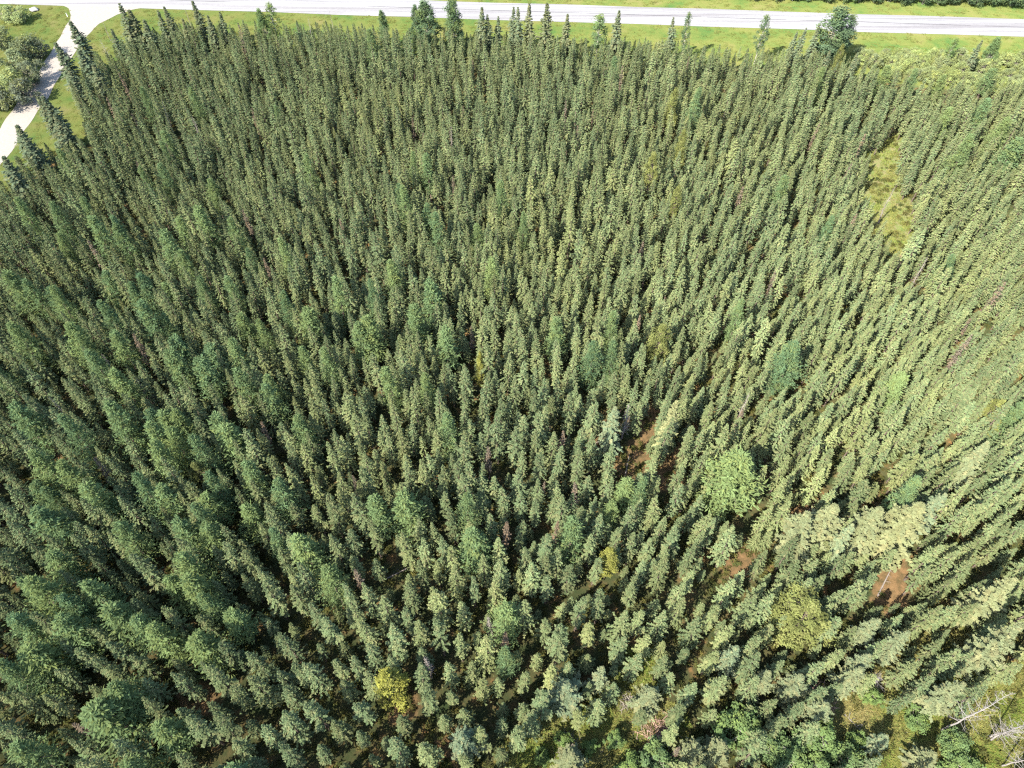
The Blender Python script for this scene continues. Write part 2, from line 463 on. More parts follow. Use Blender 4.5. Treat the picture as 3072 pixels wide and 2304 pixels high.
def plant(kind, variant, loc, H, rad=None, tint=0.5, tone=1.0, rot=None, lean=(0, 0), label='', category='tree', group=None, name=None):
    cm, tm = PROTO[kind][variant]
    root = bpy.data.objects.new(name or kind, None)
    root.empty_display_size = 0.5
    root.location = loc
    root.rotation_euler = (lean[0], lean[1], R.rand() * 6.28 if rot is None else rot)
    sz = H / PROTO_H[kind]
    sr = (rad / PROTO_R[kind][variant]) if rad else sz
    root.scale = (sr, sr, sz)
    root['label'] = label; root['category'] = category
    if group: root['group'] = group
    col.objects.link(root)
    parts = []
    for nm, me in ((CROWN_NAME.get(kind, 'crown'), cm), ('trunk', tm)):
        o = bpy.data.objects.new(nm, me)
        o.parent = root
        o['tint'] = float(tint); o['tone'] = float(tone)
        col.objects.link(o)
        parts.append(o)
    PROTO_OBJ.setdefault((kind, variant), tuple(parts))
    return root


def structure(name, me, label=None):
    o = bpy.data.objects.new(name, me)
    o['kind'] = 'structure'
    if label: o['label'] = label
    col.objects.link(o)
    return o


def thing(name, me, label, category, group=None):
    o = bpy.data.objects.new(name, me)
    o['label'] = label; o['category'] = category
    if group: o['group'] = group
    col.objects.link(o)
    return o


# ------------------------------------------------------------------ roads, verges and clearings, measured on the ground plane
def line_fit(p, q):
    a, b = at(*p), at(*q)
    return a[:2], (b - a)[:2] / np.linalg.norm((b - a)[:2])


lo_a, lo_d = line_fit((1024, 44), (3072, 111))
up_a, up_d = line_fit((1400, 5), (3072, 57))
hd = norm((lo_d + up_d)[None])[0]
hn = np.array([-hd[1], hd[0]])                     # across the highway, away from the camera
near_off = lo_a @ hn
far_off = ((up_a @ hn) + (at(3072, 57)[:2] @ hn)) / 2
near_off = (near_off + at(3072, 111)[:2] @ hn) / 2


def hw(s, o):
    return hd * s + hn * o


DRIVE_L = [(-260, 735), (-120, 548), (0, 386), (28, 342), (75, 276), (125, 200), (175, 119), (207, 62), (214, 41), (208, 28), (194, 19), (170, 7), (140, -5)]
DRIVE_R = [(-250, 870), (-110, 667), (6, 489), (28, 464), (75, 389), (110, 339), (147, 288), (175, 235), (220, 163), (260, 107), (301, 69), (351, 44), (401, 28), (470, 19), (560, 18)]
drive_l = [at(*p)[:2] for p in DRIVE_L]
drive_r = [at(*p)[:2] for p in DRIVE_R]
drive_l.append(hw(drive_l[-1] @ hd - 2.5, near_off + 0.25))
drive_r.append(hw(drive_r[-1] @ hd + 4, near_off + 0.25))
drive_poly = drive_l + drive_r[::-1]

# where the photograph shows open ground (pixels)
OPEN = [
    [(1547, 2310), (1659, 2162), (1690, 2190), (1782, 2175), (1812, 2115), (1885, 2068), (1900, 2009), (1944, 2009), (1915, 2097), (1900, 2173), (2003, 2179), (1959, 2232), (1870, 2259), (1870, 2310)],
    [(2620, 448), (2687, 414), (2693, 487), (2678, 586), (2717, 619), (2720, 722), (2741, 761), (2725, 770), (2672, 722), (2657, 646), (2614, 580), (2596, 535), (2599, 514), (2630, 480)],
    [(1781, 1325), (1819, 1290), (1822, 1310), (1790, 1340)], [(1857, 1380), (1917, 1345), (1920, 1390), (1870, 1421)], [(1944, 1253), (1960, 1250), (1962, 1302), (1946, 1302)],
    [(1985, 1385), (2025, 1380), (2020, 1443), (1988, 1440)],
    [(154, 1355), (188, 1350), (190, 1380), (156, 1382)],
    [(2645, 1704), (2690, 1700), (2690, 1786), (2655, 1790)], [(2674, 2063), (2700, 2020), (2882, 1905), (2900, 1925), (2760, 2040), (2690, 2075)],
    [(2690, 2170), (2760, 2110), (2830, 2150), (2960, 2060), (3090, 2040), (3090, 2310), (2690, 2310)],
    [(2606, 1563), (2625, 1505), (2669, 1500), (2640, 1563)], [(2344, 1597), (2370, 1540), (2426, 1527), (2400, 1580)], [(2193, 1694), (2215, 1650), (2242, 1645), (2225, 1694)],
    [(1330, 2250), (1365, 2215), (1375, 2235), (1345, 2270)], [(1190, 2130), (1220, 2100), (1228, 2125), (1200, 2145)],
    [(2340, 2080), (2380, 2070), (2400, 2110), (2360, 2130)], [(2500, 2120), (2540, 2110), (2650, 2130), (2680, 2190), (2600, 2210), (2510, 2180)],
    [(540, 2110), (600, 2080), (620, 2110), (560, 2130)], [(480, 1720), (500, 1715), (500, 1740), (485, 1742)],
    [(1150, 1700), (1225, 1680), (1220, 1750), (1165, 1760)], [(2050, 1960), (2110, 1950), (2110, 2010), (2060, 2050)],
    [(200, 340), (215, 320), (262, 400), (255, 420)],
    [(2735, 755), (2762, 785), (2782, 835), (2766, 838), (2742, 795)], [(2885, 1005), (2912, 1050), (2906, 1072), (2884, 1030)], [(2965, 1050), (2995, 1072), (2984, 1088), (2962, 1066)],
]
for k_ in (2, 3, 4, 5, 6, 7, 10, 11, 12):
    c_ = np.mean(OPEN[k_], axis=0)
    OPEN[k_] = [tuple(c_ + (np.array(p) - c_) * 1.35) for p in OPEN[k_]]
CANOPY = [(-300, 720), (-50, 540), (0, 505), (50, 450), (105, 425), (150, 432), (205, 425), (238, 385), (230, 330), (212, 285), (206, 225), (270, 150), (330, 128), (400, 88), (470, 65), (560, 52), (700, 56), (850, 62), (1000, 64), (1150, 72), (1300, 78), (1500, 88), (1700, 102), (1900, 108), (2100, 132), (2300, 140), (2450, 142), (2560, 155), (2650, 200), (2800, 225), (3072, 238), (3400, 250)]
road_open = CANOPY + [(3400, -400), (-300, -400)]

# ------------------------------------------------------------------ ground
gx = np.concatenate([[-4000, -2000, -1000, -500, -300, -220], np.arange(-190, 211, 1.4), [240, 320, 500, 1000, 2000, 4000]])
gy = np.concatenate([[-3000, -1500, -600, -250, -100, -40], np.arange(-12, 262, 1.4), [285, 330, 450, 700, 1200, 2500, 5000]])
GX, GY = np.meshgrid(gx, gy)


def relief(X, Y):
    h = 0.30 * np.sin(X * .071 + 1.3) * np.sin(Y * .063 + .4) + 0.16 * np.sin(X * .23 + Y * .17) + 0.09 * np.sin(X * .61 - Y * .43 + 2) + .07 * np.sin(X * 1.13 + .7) * np.sin(Y * 1.31)
    dr = poly_dist(drive_poly, X, Y)
    dr = np.where(inside_np(drive_poly, X, Y), 0, dr)
    o = X * hn[0] + Y * hn[1]
    dh = np.maximum(np.maximum(near_off - o, o - far_off), 0)
    w = np.clip((np.minimum(dr, dh) - 3.0) / 9.0, 0, 1)
    ditch = -0.35 * np.exp(-((dh - 5.5) / 2.2) ** 2) * (dr > 4)
    return h * w * w + ditch


GZ = relief(GX, GY) - 0.012
ny, nx = GX.shape
gverts = np.stack([GX, GY, GZ], -1).reshape(-1, 3)
ii = (np.arange(ny - 1)[:, None] * nx + np.arange(nx - 1)[None]).reshape(-1)
gfaces = np.stack([ii, ii + 1, ii + nx + 1, ii + nx], 1)


def ground_z(x, y):
    return float(relief(np.array([x]), np.array([y]))[0]) - 0.012


# grass: beside the roads, out to where the trees start; straw: the clearings in the stand
o_ = GX * hn[0] + GY * hn[1]
f_ = GY * CP - (0 - CAM_H) * SP
PXg = 1536 + F_PX * GX / np.maximum(f_, 1); PYg = 1152 - F_PX * (GY * SP - CAM_H * CP) / np.maximum(f_, 1)
edge_px = [(-300, 800), (-60, 620), (60, 530), (120, 470), (200, 420), (262, 420), (268, 300), (320, 210), (420, 165), (600, 140), (900, 145), (1200, 155), (1600, 170), (2000, 180), (2400, 195), (2600, 215), (2800, 250), (3400, 290)]
edge_w = [at(*p)[:2] for p in edge_px]
edge_w = [edge_w[0] + np.array([-900, -500])] + edge_w + [hw(2500, near_off - 22)]
grass_poly = edge_w + [hw(2500, far_off + 16), hw(-3000, far_off + 16)]
gmask = inside_np(grass_poly, GX, GY).astype(float)
gd = poly_dist(edge_w, GX, GY, closed=False)
grass = np.where(gmask > 0, 1.0, np.clip(1 - gd / 4, 0, 1))
straw = np.zeros_like(grass)
for pl in (OPEN[0], OPEN[1], OPEN[9], OPEN[16], OPEN[8]):
    w = [at(*p)[:2] for p in pl]
    ins = inside_np(w, GX, GY)
    straw = np.maximum(straw, np.where(ins, 1, np.clip(1 - poly_dist(w, GX, GY) / 3.5, 0, 1)))

rust = np.zeros_like(grass)
for pl in [OPEN[k_] for k_ in (2, 3, 4, 5, 6, 7, 10, 11, 12, 13, 14, 17, 18)]:
    w = [at(*p)[:2] for p in pl]
    ins = inside_np(w, GX, GY)
    rust = np.maximum(rust, np.where(ins, 1, np.clip(1 - poly_dist(w, GX, GY) / 2.6, 0, 1)))

mg, nt, out = new_mat('forest_floor_and_grass')
N, Lk = nt.nodes, nt.links
tc = N.new('ShaderNodeTexCoord')


def noise_node(scale, detail=6, rough=.6):
    n = N.new('ShaderNodeTexNoise'); n.inputs['Scale'].default_value = scale; n.inputs['Detail'].default_value = detail; n.inputs['Roughness'].default_value = rough
    Lk.new(tc.outputs['Object'], n.inputs['Vector'])
    return n


def ramp_node(src, stops):
    rp = N.new('ShaderNodeValToRGB')
    els = rp.color_ramp.elements
    while len(els) < len(stops):
        els.new(.5)
    for e, (p, c) in zip(els, stops):
        e.position = p; e.color = (*c, 1)
    Lk.new(src, rp.inputs['Fac'])
    return rp


def mix_node(fac, a, b):
    m = N.new('ShaderNodeMix'); m.data_type = 'RGBA'
    Lk.new(fac, m.inputs['Factor']); Lk.new(a, m.inputs['A']); Lk.new(b, m.inputs['B'])
    return m.outputs['Result']


floor_c = ramp_node(noise_node(.42, 9, .7).outputs['Fac'], [(.34, (.026, .038, .016)), (.48, (.042, .046, .020)), (.57, (.066, .056, .025)), (.64, (.13, .080, .034)), (.72, (.21, .112, .046))])
grass_c = ramp_node(noise_node(.13, 9, .66).outputs['Fac'], [(.32, (.045, .085, .024)), (.44, (.074, .100, .027)), (.56, (.098, .108, .032)), (.70, (.120, .108, .046))])
straw_c = ramp_node(noise_node(.7, 9, .75).outputs['Fac'], [(.28, (.055, .090, .026)), (.42, (.085, .108, .032)), (.54, (.108, .108, .048)), (.66, (.132, .102, .056)), (.80, (.075, .102, .030))])
a1 = N.new('ShaderNodeAttribute'); a1.attribute_name = 'grass'
a2 = N.new('ShaderNodeAttribute'); a2.attribute_name = 'straw'
edge_n = noise_node(.5, 5, .6)


def ragged(attr):
    m1 = N.new('ShaderNodeMath'); m1.operation = 'ADD'
    Lk.new(attr.outputs['Fac'], m1.inputs[0]); Lk.new(edge_n.outputs['Fac'], m1.inputs[1])
    mr = N.new('ShaderNodeMapRange'); mr.interpolation_type = 'SMOOTHSTEP'
    mr.inputs['From Min'].default_value = .82; mr.inputs['From Max'].default_value = 1.12
    Lk.new(m1.outputs[0], mr.inputs['Value'])
    return mr.outputs['Result']


a3 = N.new('ShaderNodeAttribute'); a3.attribute_name = 'rust'
rust_c = ramp_node(noise_node(.9, 8, .7).outputs['Fac'], [(.32, (.052, .044, .022)), (.48, (.098, .066, .032)), (.62, (.145, .090, .044)), (.76, (.085, .080, .032))])
c0 = mix_node(ragged(a3), floor_c.outputs['Color'], rust_c.outputs['Color'])
c1 = mix_node(ragged(a2), c0, straw_c.outputs['Color'])
c2 = mix_node(ragged(a1), c1, grass_c.outputs['Color'])
d = N.new('ShaderNodeBsdfDiffuse'); d.inputs['Roughness'].default_value = 1.0
Lk.new(c2, d.inputs['Color'])
bp = N.new('ShaderNodeBump'); bp.inputs['Distance'].default_value = .16; bp.inputs['Strength'].default_value = 1
Lk.new(noise_node(2.6, 6, .7).outputs['Fac'], bp.inputs['Height'])
Lk.new(bp.outputs['Normal'], d.inputs['Normal'])
Lk.new(d.outputs[0], out.inputs['Surface'])
gme = sheet_mesh('ground', gverts, gfaces, mg)
for nm, arr in (('grass', grass), ('straw', straw), ('rust', rust)):
    at_ = gme.attributes.new(nm, 'FLOAT', 'POINT')
    at_.data.foreach_set('value', arr.reshape(-1).astype(np.float32))
structure('ground', gme, 'mossy forest floor running into the green roadside grass')

# ------------------------------------------------------------------ highway
mh, nt, out = new_mat('pale_chip_seal')
N, Lk = nt.nodes, nt.links
tc = N.new('ShaderNodeTexCoord')
hc = ramp_node(noise_node(1.2, 8, .7).outputs['Fac'], [(.3, (.205, .198, .193)), (.7, (.240, .233, .228))])
# long streaks worn by wheels, along the road
mp = N.new('ShaderNodeMapping'); mp.inputs['Rotation'].default_value = (0, 0, -math.atan2(hd[1], hd[0]))
mp.inputs['Scale'].default_value = (.02, .9, 1)
mp.vector_type = 'POINT'
Lk.new(tc.outputs['Object'], mp.inputs['Vector'])
sn = N.new('ShaderNodeTexNoise'); sn.inputs['Scale'].default_value = 1.0; sn.inputs['Detail'].default_value = 4
Lk.new(mp.outputs[0], sn.inputs['Vector'])
sr_ = ramp_node(sn.outputs['Fac'], [(.36, (.72, .70, .71)), (.55, (1, 1, 1))])
mul = N.new('ShaderNodeMix'); mul.data_type = 'RGBA'; mul.blend_type = 'MULTIPLY'; mul.inputs['Factor'].default_value = 1
Lk.new(hc.outputs['Color'], mul.inputs['A']); Lk.new(sr_.outputs['Color'], mul.inputs['B'])
pb = N.new('ShaderNodeBsdfPrincipled'); pb.inputs['Roughness'].default_value = .85; pb.inputs['Specular IOR Level'].default_value = .2
Lk.new(mul.outputs['Result'], pb.inputs['Base Color']); Lk.new(pb.outputs[0], out.inputs['Surface'])
W = far_off - near_off
svals = np.concatenate([[-2500, -1200, -600], np.arange(-320, 381, 20), [700, 1400, 2600]])
ovals = np.linspace(0, 1, 9)
hv, hf = [], []
for s in svals:
    for k_, o in enumerate(ovals):
        jig = 0.18 * math.sin(s * .13 + k_) + .12 * math.sin(s * .37) if k_ in (0, 8) else 0
        p = hw(s, near_off + o * W + jig)
        hv.append((p[0], p[1], 0.03 + 0.14 * (1 - (2 * o - 1) ** 2)))
for i in range(len(svals) - 1):
    for j in range(8):
        b = i * 9 + j
        hf.append((b, b + 9, b + 10, b + 1))
hf = [f[::-1] for f in hf]
highway = structure('highway', sheet_mesh('highway', hv, hf, mh), 'pale sunlit two-lane highway crossing behind the spruce stand')
print('HIGHWAY width', W, 'offset', near_off)
# dark sealed joints running along the carriageway
M['tar'] = noisy('joint_sealant', [(.3, (.045, .042, .045)), (.7, (.10, .095, .10))], .3)
M['tar_pale'] = noisy('old_joint_sealant', [(.3, (.12, .115, .12)), (.7, (.22, .215, .22))], .3)
rr = np.random.RandomState(3)


def road_z(o):
    return 0.03 + 0.14 * (1 - (2 * o - 1) ** 2)


for o0, wd, key, gapp in ((.50, .26, 'tar', .12), (.72, .20, 'tar_pale', .35), (.27, .16, 'tar_pale', .5), (.12, .14, 'tar_pale', .6)):
    s = -240.0
    while s < 330:
        ln = rr.uniform(14, 45)
        if rr.rand() > gapp:
            vv, ff = [], []
            nseg = 6
            for q in range(nseg + 1):
                ss = s + ln * q / nseg
                oo = o0 + .006 * math.sin(ss * .09)
                w2 = wd * (.35 + .65 * math.sin(math.pi * (q + .5) / (nseg + 1))) / W / 2
                for sg in (-1, 1):
                    p = hw(ss, near_off + (oo + sg * w2) * W)
                    vv.append((p[0], p[1], road_z(oo + sg * w2) + .012))
            for q in range(nseg):
                b = q * 2
                ff.append((b, b + 2, b + 3, b + 1))
            j = bpy.data.objects.new('sealed_joint', sheet_mesh('sealed_joint', vv, [f[::-1] for f in ff], M[key]))
            j.parent = highway
            col.objects.link(j)
        s += ln + rr.uniform(.5, 4)

# driveway: a gravel sheet with a ragged edge
M['gravel'] = noisy('driveway_gravel', [(.3, (.215, .190, .160)), (.7, (.258, .230, .198))], 1.6, detail=9, bump=.03, bump_scale=9)


def resample(P, n):
    P = np.array(P); L = np.concatenate([[0], np.cumsum(np.linalg.norm(np.diff(P, axis=0), axis=1))])
    t = np.linspace(0, L[-1], n)
    return np.stack([np.interp(t, L, P[:, k]) for k in range(2)], 1)


A_, B_ = resample(drive_l, 90), resample(drive_r, 90)
dv, df = [], []
for i in range(90):
    for k_ in range(7):
        u = k_ / 6
        p = A_[i] * (1 - u) + B_[i] * u
        if k_ in (0, 6):
            p = p + np.array([.14 * math.sin(i * .9 + k_), .14 * math.cos(i * 1.3)])
        dv.append((p[0], p[1], .012 + .05 * (1 - (2 * u - 1) ** 2)))
for i in range(89):
    for k_ in range(6):
        b = i * 7 + k_
        df.append((b, b + 1, b + 8, b + 7))
structure('driveway', sheet_mesh('driveway', dv, df, M['gravel']), 'white gravel side road flaring into the highway')

# ------------------------------------------------------------------ trees measured one by one (tip pixel, height)
SPECIAL = []       # (kind, variant, x, y, H, rad, tint, tone, label, group)
KEEP = []          # crowns that random neighbours must not hide: (px, py, rpx, dist y)


def special(kind, variant, px, py, H, rad=None, tint=.5, tone=1.0, label='', group=None, keep=0.0, category='tree', name=None, lean=None):
    p = at(px, py, H)
    for _ in range(2):
        p = at(px, py, H + ground_z(p[0], p[1]))
    SPECIAL.append(dict(kind=kind, variant=variant, x=p[0], y=p[1], H=H, rad=rad or PROTO_R[kind][variant] * H / PROTO_H[kind], tint=tint, tone=tone, label=label, group=group, category=category, name=name, lean=lean))
    if keep:
        KEEP.append((px, py, keep, p[1]))


V = 3072 / 2212.0
# spruces standing up against the road
G_ROAD = 'tall spruces along the road edge'
for i, (px, py, H, v, lab) in enumerate([
    (212, 63, 12.5, 2, 'ragged dark spruce with bent tip beside the gravel side road'), (168, 127, 12, 2, 'dark feathery spruce overhanging the middle of the gravel side road'),
    (353, 9, 13.5, 3, 'tall slim spruce with its tip over the highway junction'), (385, 27, 12, 2, 'brown-tinged spruce just behind the tall slim junction spruce'),
    (332, 88, 10, 3, 'thin dark spruce spire near the bleached leafless shrub'), (113, 292, 12, 3, 'dark twin spruce with narrow tip by the gravel side road, slimmer of the pair'),
    (130, 287, 12.3, 2, 'dark twin spruce by the gravel side road, fuller of the pair'), (44, 375, 12, 2, 'spruce leaning over the gravel side road where it widens'),
    (4, 470, 12, 2, 'spruce at the corner of the stand beside the gravel side road'), (579, 2, 13, 2, 'tall spruce with crooked bare tip reaching over the highway edge'),
    (472, 32, 11, 3, 'narrow clubbed spruce in front of the roadside grass'), (493, 18, 12, 2, 'brown-tipped spruce in front of the roadside grass'),
    (655, 35, 11, 3, 'dark narrow spruce between the crooked-tipped spruce and the pale poplar'), (1443, 20, 13, 2, 'dense pointed spruce standing clear against the white highway'),
    (1464, 42, 11, 3, 'slim spruce close behind the dense pointed roadside spruce'), (1492, 48, 10, 3, 'thin grey-green spruce spire against the roadside grass'),
    (1538, 22, 11.5, 3, 'very thin sparse spruce spire against the highway'), (1557, 22, 12, 3, 'evenly tapered spruce between two thin spires by the highway'),
    (1589, 11, 12.5, 3, 'tiered slim spruce beside the broad brown-coned spruce'), (1642, 9, 14.5, 0, 'broad tall spruce heavy with brown cones against the highway'),
    (1702, 40, 11.5, 2, 'brown-topped spruce alone in front of the highway edge'), (1856, 31, 13, 2, 'tall spruce with forked lower boughs against the highway'),
    (2024, 51, 11, 3, 'bright green thin spire against the roadside grass'), (2390, 93, 9, 3, 'short slim spruce first in the row before the large poplar'),
    (2416, 83, 10, 3, 'very narrow pointed spruce before the large grey-green poplar'), (2460, 76, 11, 3, 'tall narrow spruce touching the large grey-green poplar'),
    (2576, 157, 9, 2, 'tiered bluish spruce below the large grey-green poplar'), (2492, 148, 9, 2, 'pale tiered spruce in front of the large grey-green poplar'),
    (238, 150, 12, 2, 'bushy spruce behind the bent-tipped one by the gravel side road'), (200, 205, 11.5, 2, 'spruce filling the stand edge below the feathery side road spruce'),
    (275, 190, 11.5, 2, 'dense spruce just inside the junction corner of the stand'), (70, 415, 11, 2, 'low-boughed spruce between the twin and leaning side road spruces'), (165, 340, 11, 2, 'spruce behind the twin pair by the side road'),
    (620, 45, 11, 2, 'full spruce next to the crooked-tipped roadside spruce'), (545, 55, 10.5, 2, 'spruce between brown-tipped and crooked-tipped roadside spruces'), (430, 60, 11, 2, 'spruce between the junction spires and the clubbed one'),
    (2946, 120, 9, 2, 'lone dark spruce among the willow shrubs by the highway')]):
    special('white_spruce', v, px, py, H, (PROTO_R['white_spruce'][v] * H / 12 * (1.9 if 'side road' in lab or 'junction' in lab else 1.4 if v == 2 else 1.7)) if v else 2.6, tint=.25 + .3 * R.rand() if 'brown' in lab else .05 + .2 * R.rand(), tone=.80 + .12 * R.rand(), label=lab, group=G_ROAD, keep=16, category='spruce', lean=(0, 0))
# poplars by the highway
for px, py, H, rad, v, ti, lab in [
    (1274, 5, 13.5, 2.3, 0, .15, 'large green poplar reaching across the highway'), (1357, -3, 14, 2.1, 1, .25, 'large pointed green poplar beside another poplar over the highway'),
    (1241, 15, 12.5, 1.2, 0, .1, 'narrow dark poplar crowding the large highway poplar'), (2529, 19, 14.5, 3.3, 1, .0, 'very large grey-green poplar standing out over the highway'),
    (2562, 42, 12, 1.8, 2, .0, 'thin-crowned poplar growing from the side of the very large poplar'), (2069, 35, 12, 1.0, 2, .05, 'wispy narrow poplar standing over the road verge'),
    (2303, 42, 12, 1.25, 2, .05, 'sparse see-through poplar with bare tip by the highway'), (1802, 44, 11, 1.9, 2, .4, 'sparse pale poplar with spread limbs by the highway'),
    (803, 10, 10.5, 1.5, 2, .8, 'pale yellow-green poplar at the highway edge'), (775, 28, 9.5, 1.3, 0, .6, 'bright green poplar in front of the pale yellow-green one'), (1144, 33, 9.5, 1.1, 0, .3, 'small round poplar before the narrow dark poplar'),
    (2872, 112, 7, 1.1, 2, .7, 'slender young poplar in the willow shrubs by the verge'), (2997, 112, 7.5, 1.4, 0, .6, 'young green poplar next to the lone dark spruce')]:
    special('poplar', v, px, py, H, rad * 1.55, tint=ti, tone=.85 if ti < .3 else 1.0, label=lab, group='poplars by the highway', keep=22, category='poplar')
# broad or pale spruces inside the stand
for px, py, H, rad, v, ti, to, lab in [
    (1846, 1222, 12.5, 1.9, 1, .12, 1.25, 'large columnar blue-green spruce beside the rusty clearing'), (2029, 1205, 13.5, 1.6, 1, .75, 1.2, 'yellowish spruce with long drooping boughs beside the rusty clearing'),
    (2766, 1512, 14, 3.6, 0, .7, 1.04, 'largest pale yellow spruce, loaded with cones'), (2648, 1525, 12.5, 2.9, 0, .55, 1.04, 'pale yellow spruce shoulder to shoulder with the largest yellow one'),
    (2500, 1515, 12.5, 3.1, 0, .6, 1.1, 'broad olive-yellow spruce beside the orange earth strip'), (2567, 1575, 11, 1.5, 1, .2, 1.3, 'silvery spruce between the broad olive and pale yellow spruces'),
    (2440, 1545, 12, 2.7, 0, .5, 1.05, 'full olive spruce behind the broad olive-yellow one'),
    (3046, 1735, 14, 2.2, 1, .6, 1.08, 'long yellow-green spruce above the shaded gap'), (3085, 1880, 16, 2.3, 0, .45, 1.0, 'very tall spruce above the fallen bleached birches'),
    (2897, 2048, 11.5, 1.8, 1, .4, 1.0, 'spruce with spread boughs just behind the bleached birch'), (2722, 1898, 9.5, 1.7, 0, .3, 1.1, 'full silvery-green spruce beside the leafless grey thicket'),
    (2640, 1850, 9, 1.4, 1, .3, 1.1, 'pale spruce behind the full silvery-green one'), (2586, 2004, 8.5, 1.7, 0, .4, 1.1, 'rounded spruce over the dark upturned earth'),
    (2499, 2116, 8.5, 1.9, 0, .35, 1.1, 'broad spruce standing in front of the dark upturned earth'), (2421, 2028, 9, 1.9, 0, .3, 1.05, 'broad spruce between the olive pine and the leafy bushes'),
    (2310, 2019, 8, 1.5, 1, .4, 1.1, 'short full spruce behind the brightest green bush'), (2218, 1937, 9.5, 1.6, 0, .1, 1.2, 'blue-grey tapered spruce at the orange grass edge'),
    (2664, 2215, 5.5, 1.2, 1, .1, 1.2, 'small silvery spruce among leafy bushes'), (1706, 2045, 8.5, 2.7, 0, .1, 1.15, 'broad blue-green spruce beside the grassy clearing'),
    (1809, 2000, 9.5, 1.2, 1, .3, 1.2, 'columnar spruce casting its shadow by the grassy clearing'), (1956, 2076, 7.5, 1.9, 0, .4, 1.1, 'low broad spruce in the grassy clearing'),
    (2096, 2240, 8, 2.0, 0, .55, 1.0, 'yellow-green spruce at the lower edge of the clearing'), (1716, 2262, 7, 1.9, 1, .45, 1.0, 'spiky pale spruce rising from the clearing shade'),
    (1385, 2180, 11, 2.0, 0, .02, 1.15, 'broad bluish spruce with thick stepped boughs near the yellow larch'), (2800, 2262, 6, 1.6, 1, .5, 1.0, 'small spruce at the foot of the bleached birch'),
    (2170, 2230, 7, 1.8, 1, .5, 1.0, 'spiky olive spruce beside the yellow-green one'), (2620, 1960, 9.5, 1.5, 1, .25, 1.1, 'spruce between the rounded and silvery-green spruces'),
    (2980, 1330, 12, 1.9, 1, .4, 1.1, 'tall grey-green spruce near the bright yellow pine'), (2830, 1480, 12.5, 2.0, 1, .15, 1.15, 'blue-green spruce behind the largest pale yellow one')]:
    special('white_spruce', v, px, py, H, rad, tint=ti, tone=to * .95, label=lab, group='big spruces inside the stand', keep=max(22, rad * 15), category='spruce')
# pines and other yellow or olive crowns
for px, py, H, rad, v, ti, to, lab in [
    (2440, 1815, 10.5, 4.2, 1, .12, 1.0, 'large round olive pine among silvery spruces'), (1833, 1650, 8.5, 1.9, 0, .55, .95, 'small bright yellow-green pine'),
    (1167, 2025, 9.5, 2.8, 0, .72, 1.0, 'vivid yellow autumn-coloured tree'), (1965, 458, 12.5, 2.4, 1, .2, 1.0, 'tall yellow-green pine in the middle of the stand'),
    (2028, 262, 11.5, 2.0, 0, .15, 1.0, 'olive pine behind the tall yellow-green pine'), (2055, 389, 11.5, 1.8, 0, .2, 1.0, 'narrow yellow-green pine next to the taller one'),
    (2035, 549, 10.5, 1.7, 0, .15, 1.0, 'small olive pine in front of the tall yellow-green pine'), (1986, 972, 10, 2.4, 1, .12, .95, 'olive pine with open limbs near the grey larch'),
    (1437, 1062, 9.5, 1.2, 0, .65, .9, 'yellowish pine alone amid dense spruces'), (3014, 1208, 9, 2.4, 1, .2, 1.0, 'bright yellow pine in the finest-grained part of the stand'),
    (583, 1389, 9, 2.0, 1, .0, .75, 'dark olive pine among green larches'), (2539, 134, 10.5, 1.8, 1, .15, .8, 'olive pine at the foot of the very large poplar')]:
    special('pine', v, px, py, H, rad, tint=ti, tone=to, label=lab, group='pines and yellow crowns', keep=rad * 14, category='pine' if 'autumn' not in lab else 'tree', name='pine' if 'autumn' not in lab else 'yellow_tree')
# leafy bushes in the clearing
for px, py, H, rad, ti, lab in [
    (2227, 2165, 5.5, 2.6, .7, 'brightest green leafy bush below the short full spruce'), (2484, 2193, 5.5, 2.5, .75, 'large bright green bush in front of the broad spruce'),
    (2387, 2257, 5, 2.2, .6, 'leafy bush wedged between two larger green bushes'), (2470, 2290, 4.5, 2.0, .7, 'low leafy bush at the foot of the large bright green bush'),
    (1982, 2268, 5, 2.4, .45, 'round-leaved pale bush at the clearing edge'), (1850, 2209, 2.6, 1.2, .8, 'small green bush alone in the straw-coloured clearing'),
    (1770, 2238, 2.4, 1.0, 1.0, 'small yellow-green bush in the clearing'), (1900, 2290, 3.5, 1.7, .95, 'yellow-green bush beside the round-leaved pale one'),
    (2630, 2078, 3, 1.2, 1.0, 'lime-green sapling bush between spruces'), (2577, 2213, 2.6, 1.1, .95, 'small lime bush beside the leafy bushes'),
    (2766, 2150, 3, 1.4, .8, 'low bush behind the bleached birch'), (2882, 2228, 3.5, 1.8, .55, 'dark green bush under the bleached birches'),
    (2897, 2285, 3.5, 2.2, .75, 'bright bush below the pair of bleached birches'), (1690, 2215, 1.6, 1.0, 1.0, 'low lime shrub bordering the sunlit grass'), (1625, 2268, 1.5, 1.0, .9, 'low shrub along the sunlit grass strip'),
    (2560, 2270, 4, 1.9, .5, 'shaded leafy bush by the small silvery spruce'), (2330, 2240, 4.5, 1.8, .4, 'deep green bush behind the wedged bush')]:
    special('leafy_shrub', int(R.rand() * 2), px, py, H, rad, tint=ti, tone=1.0, label=lab, group='leafy bushes in the clearing', category='bush', name='leafy_bush', keep=rad * 10)
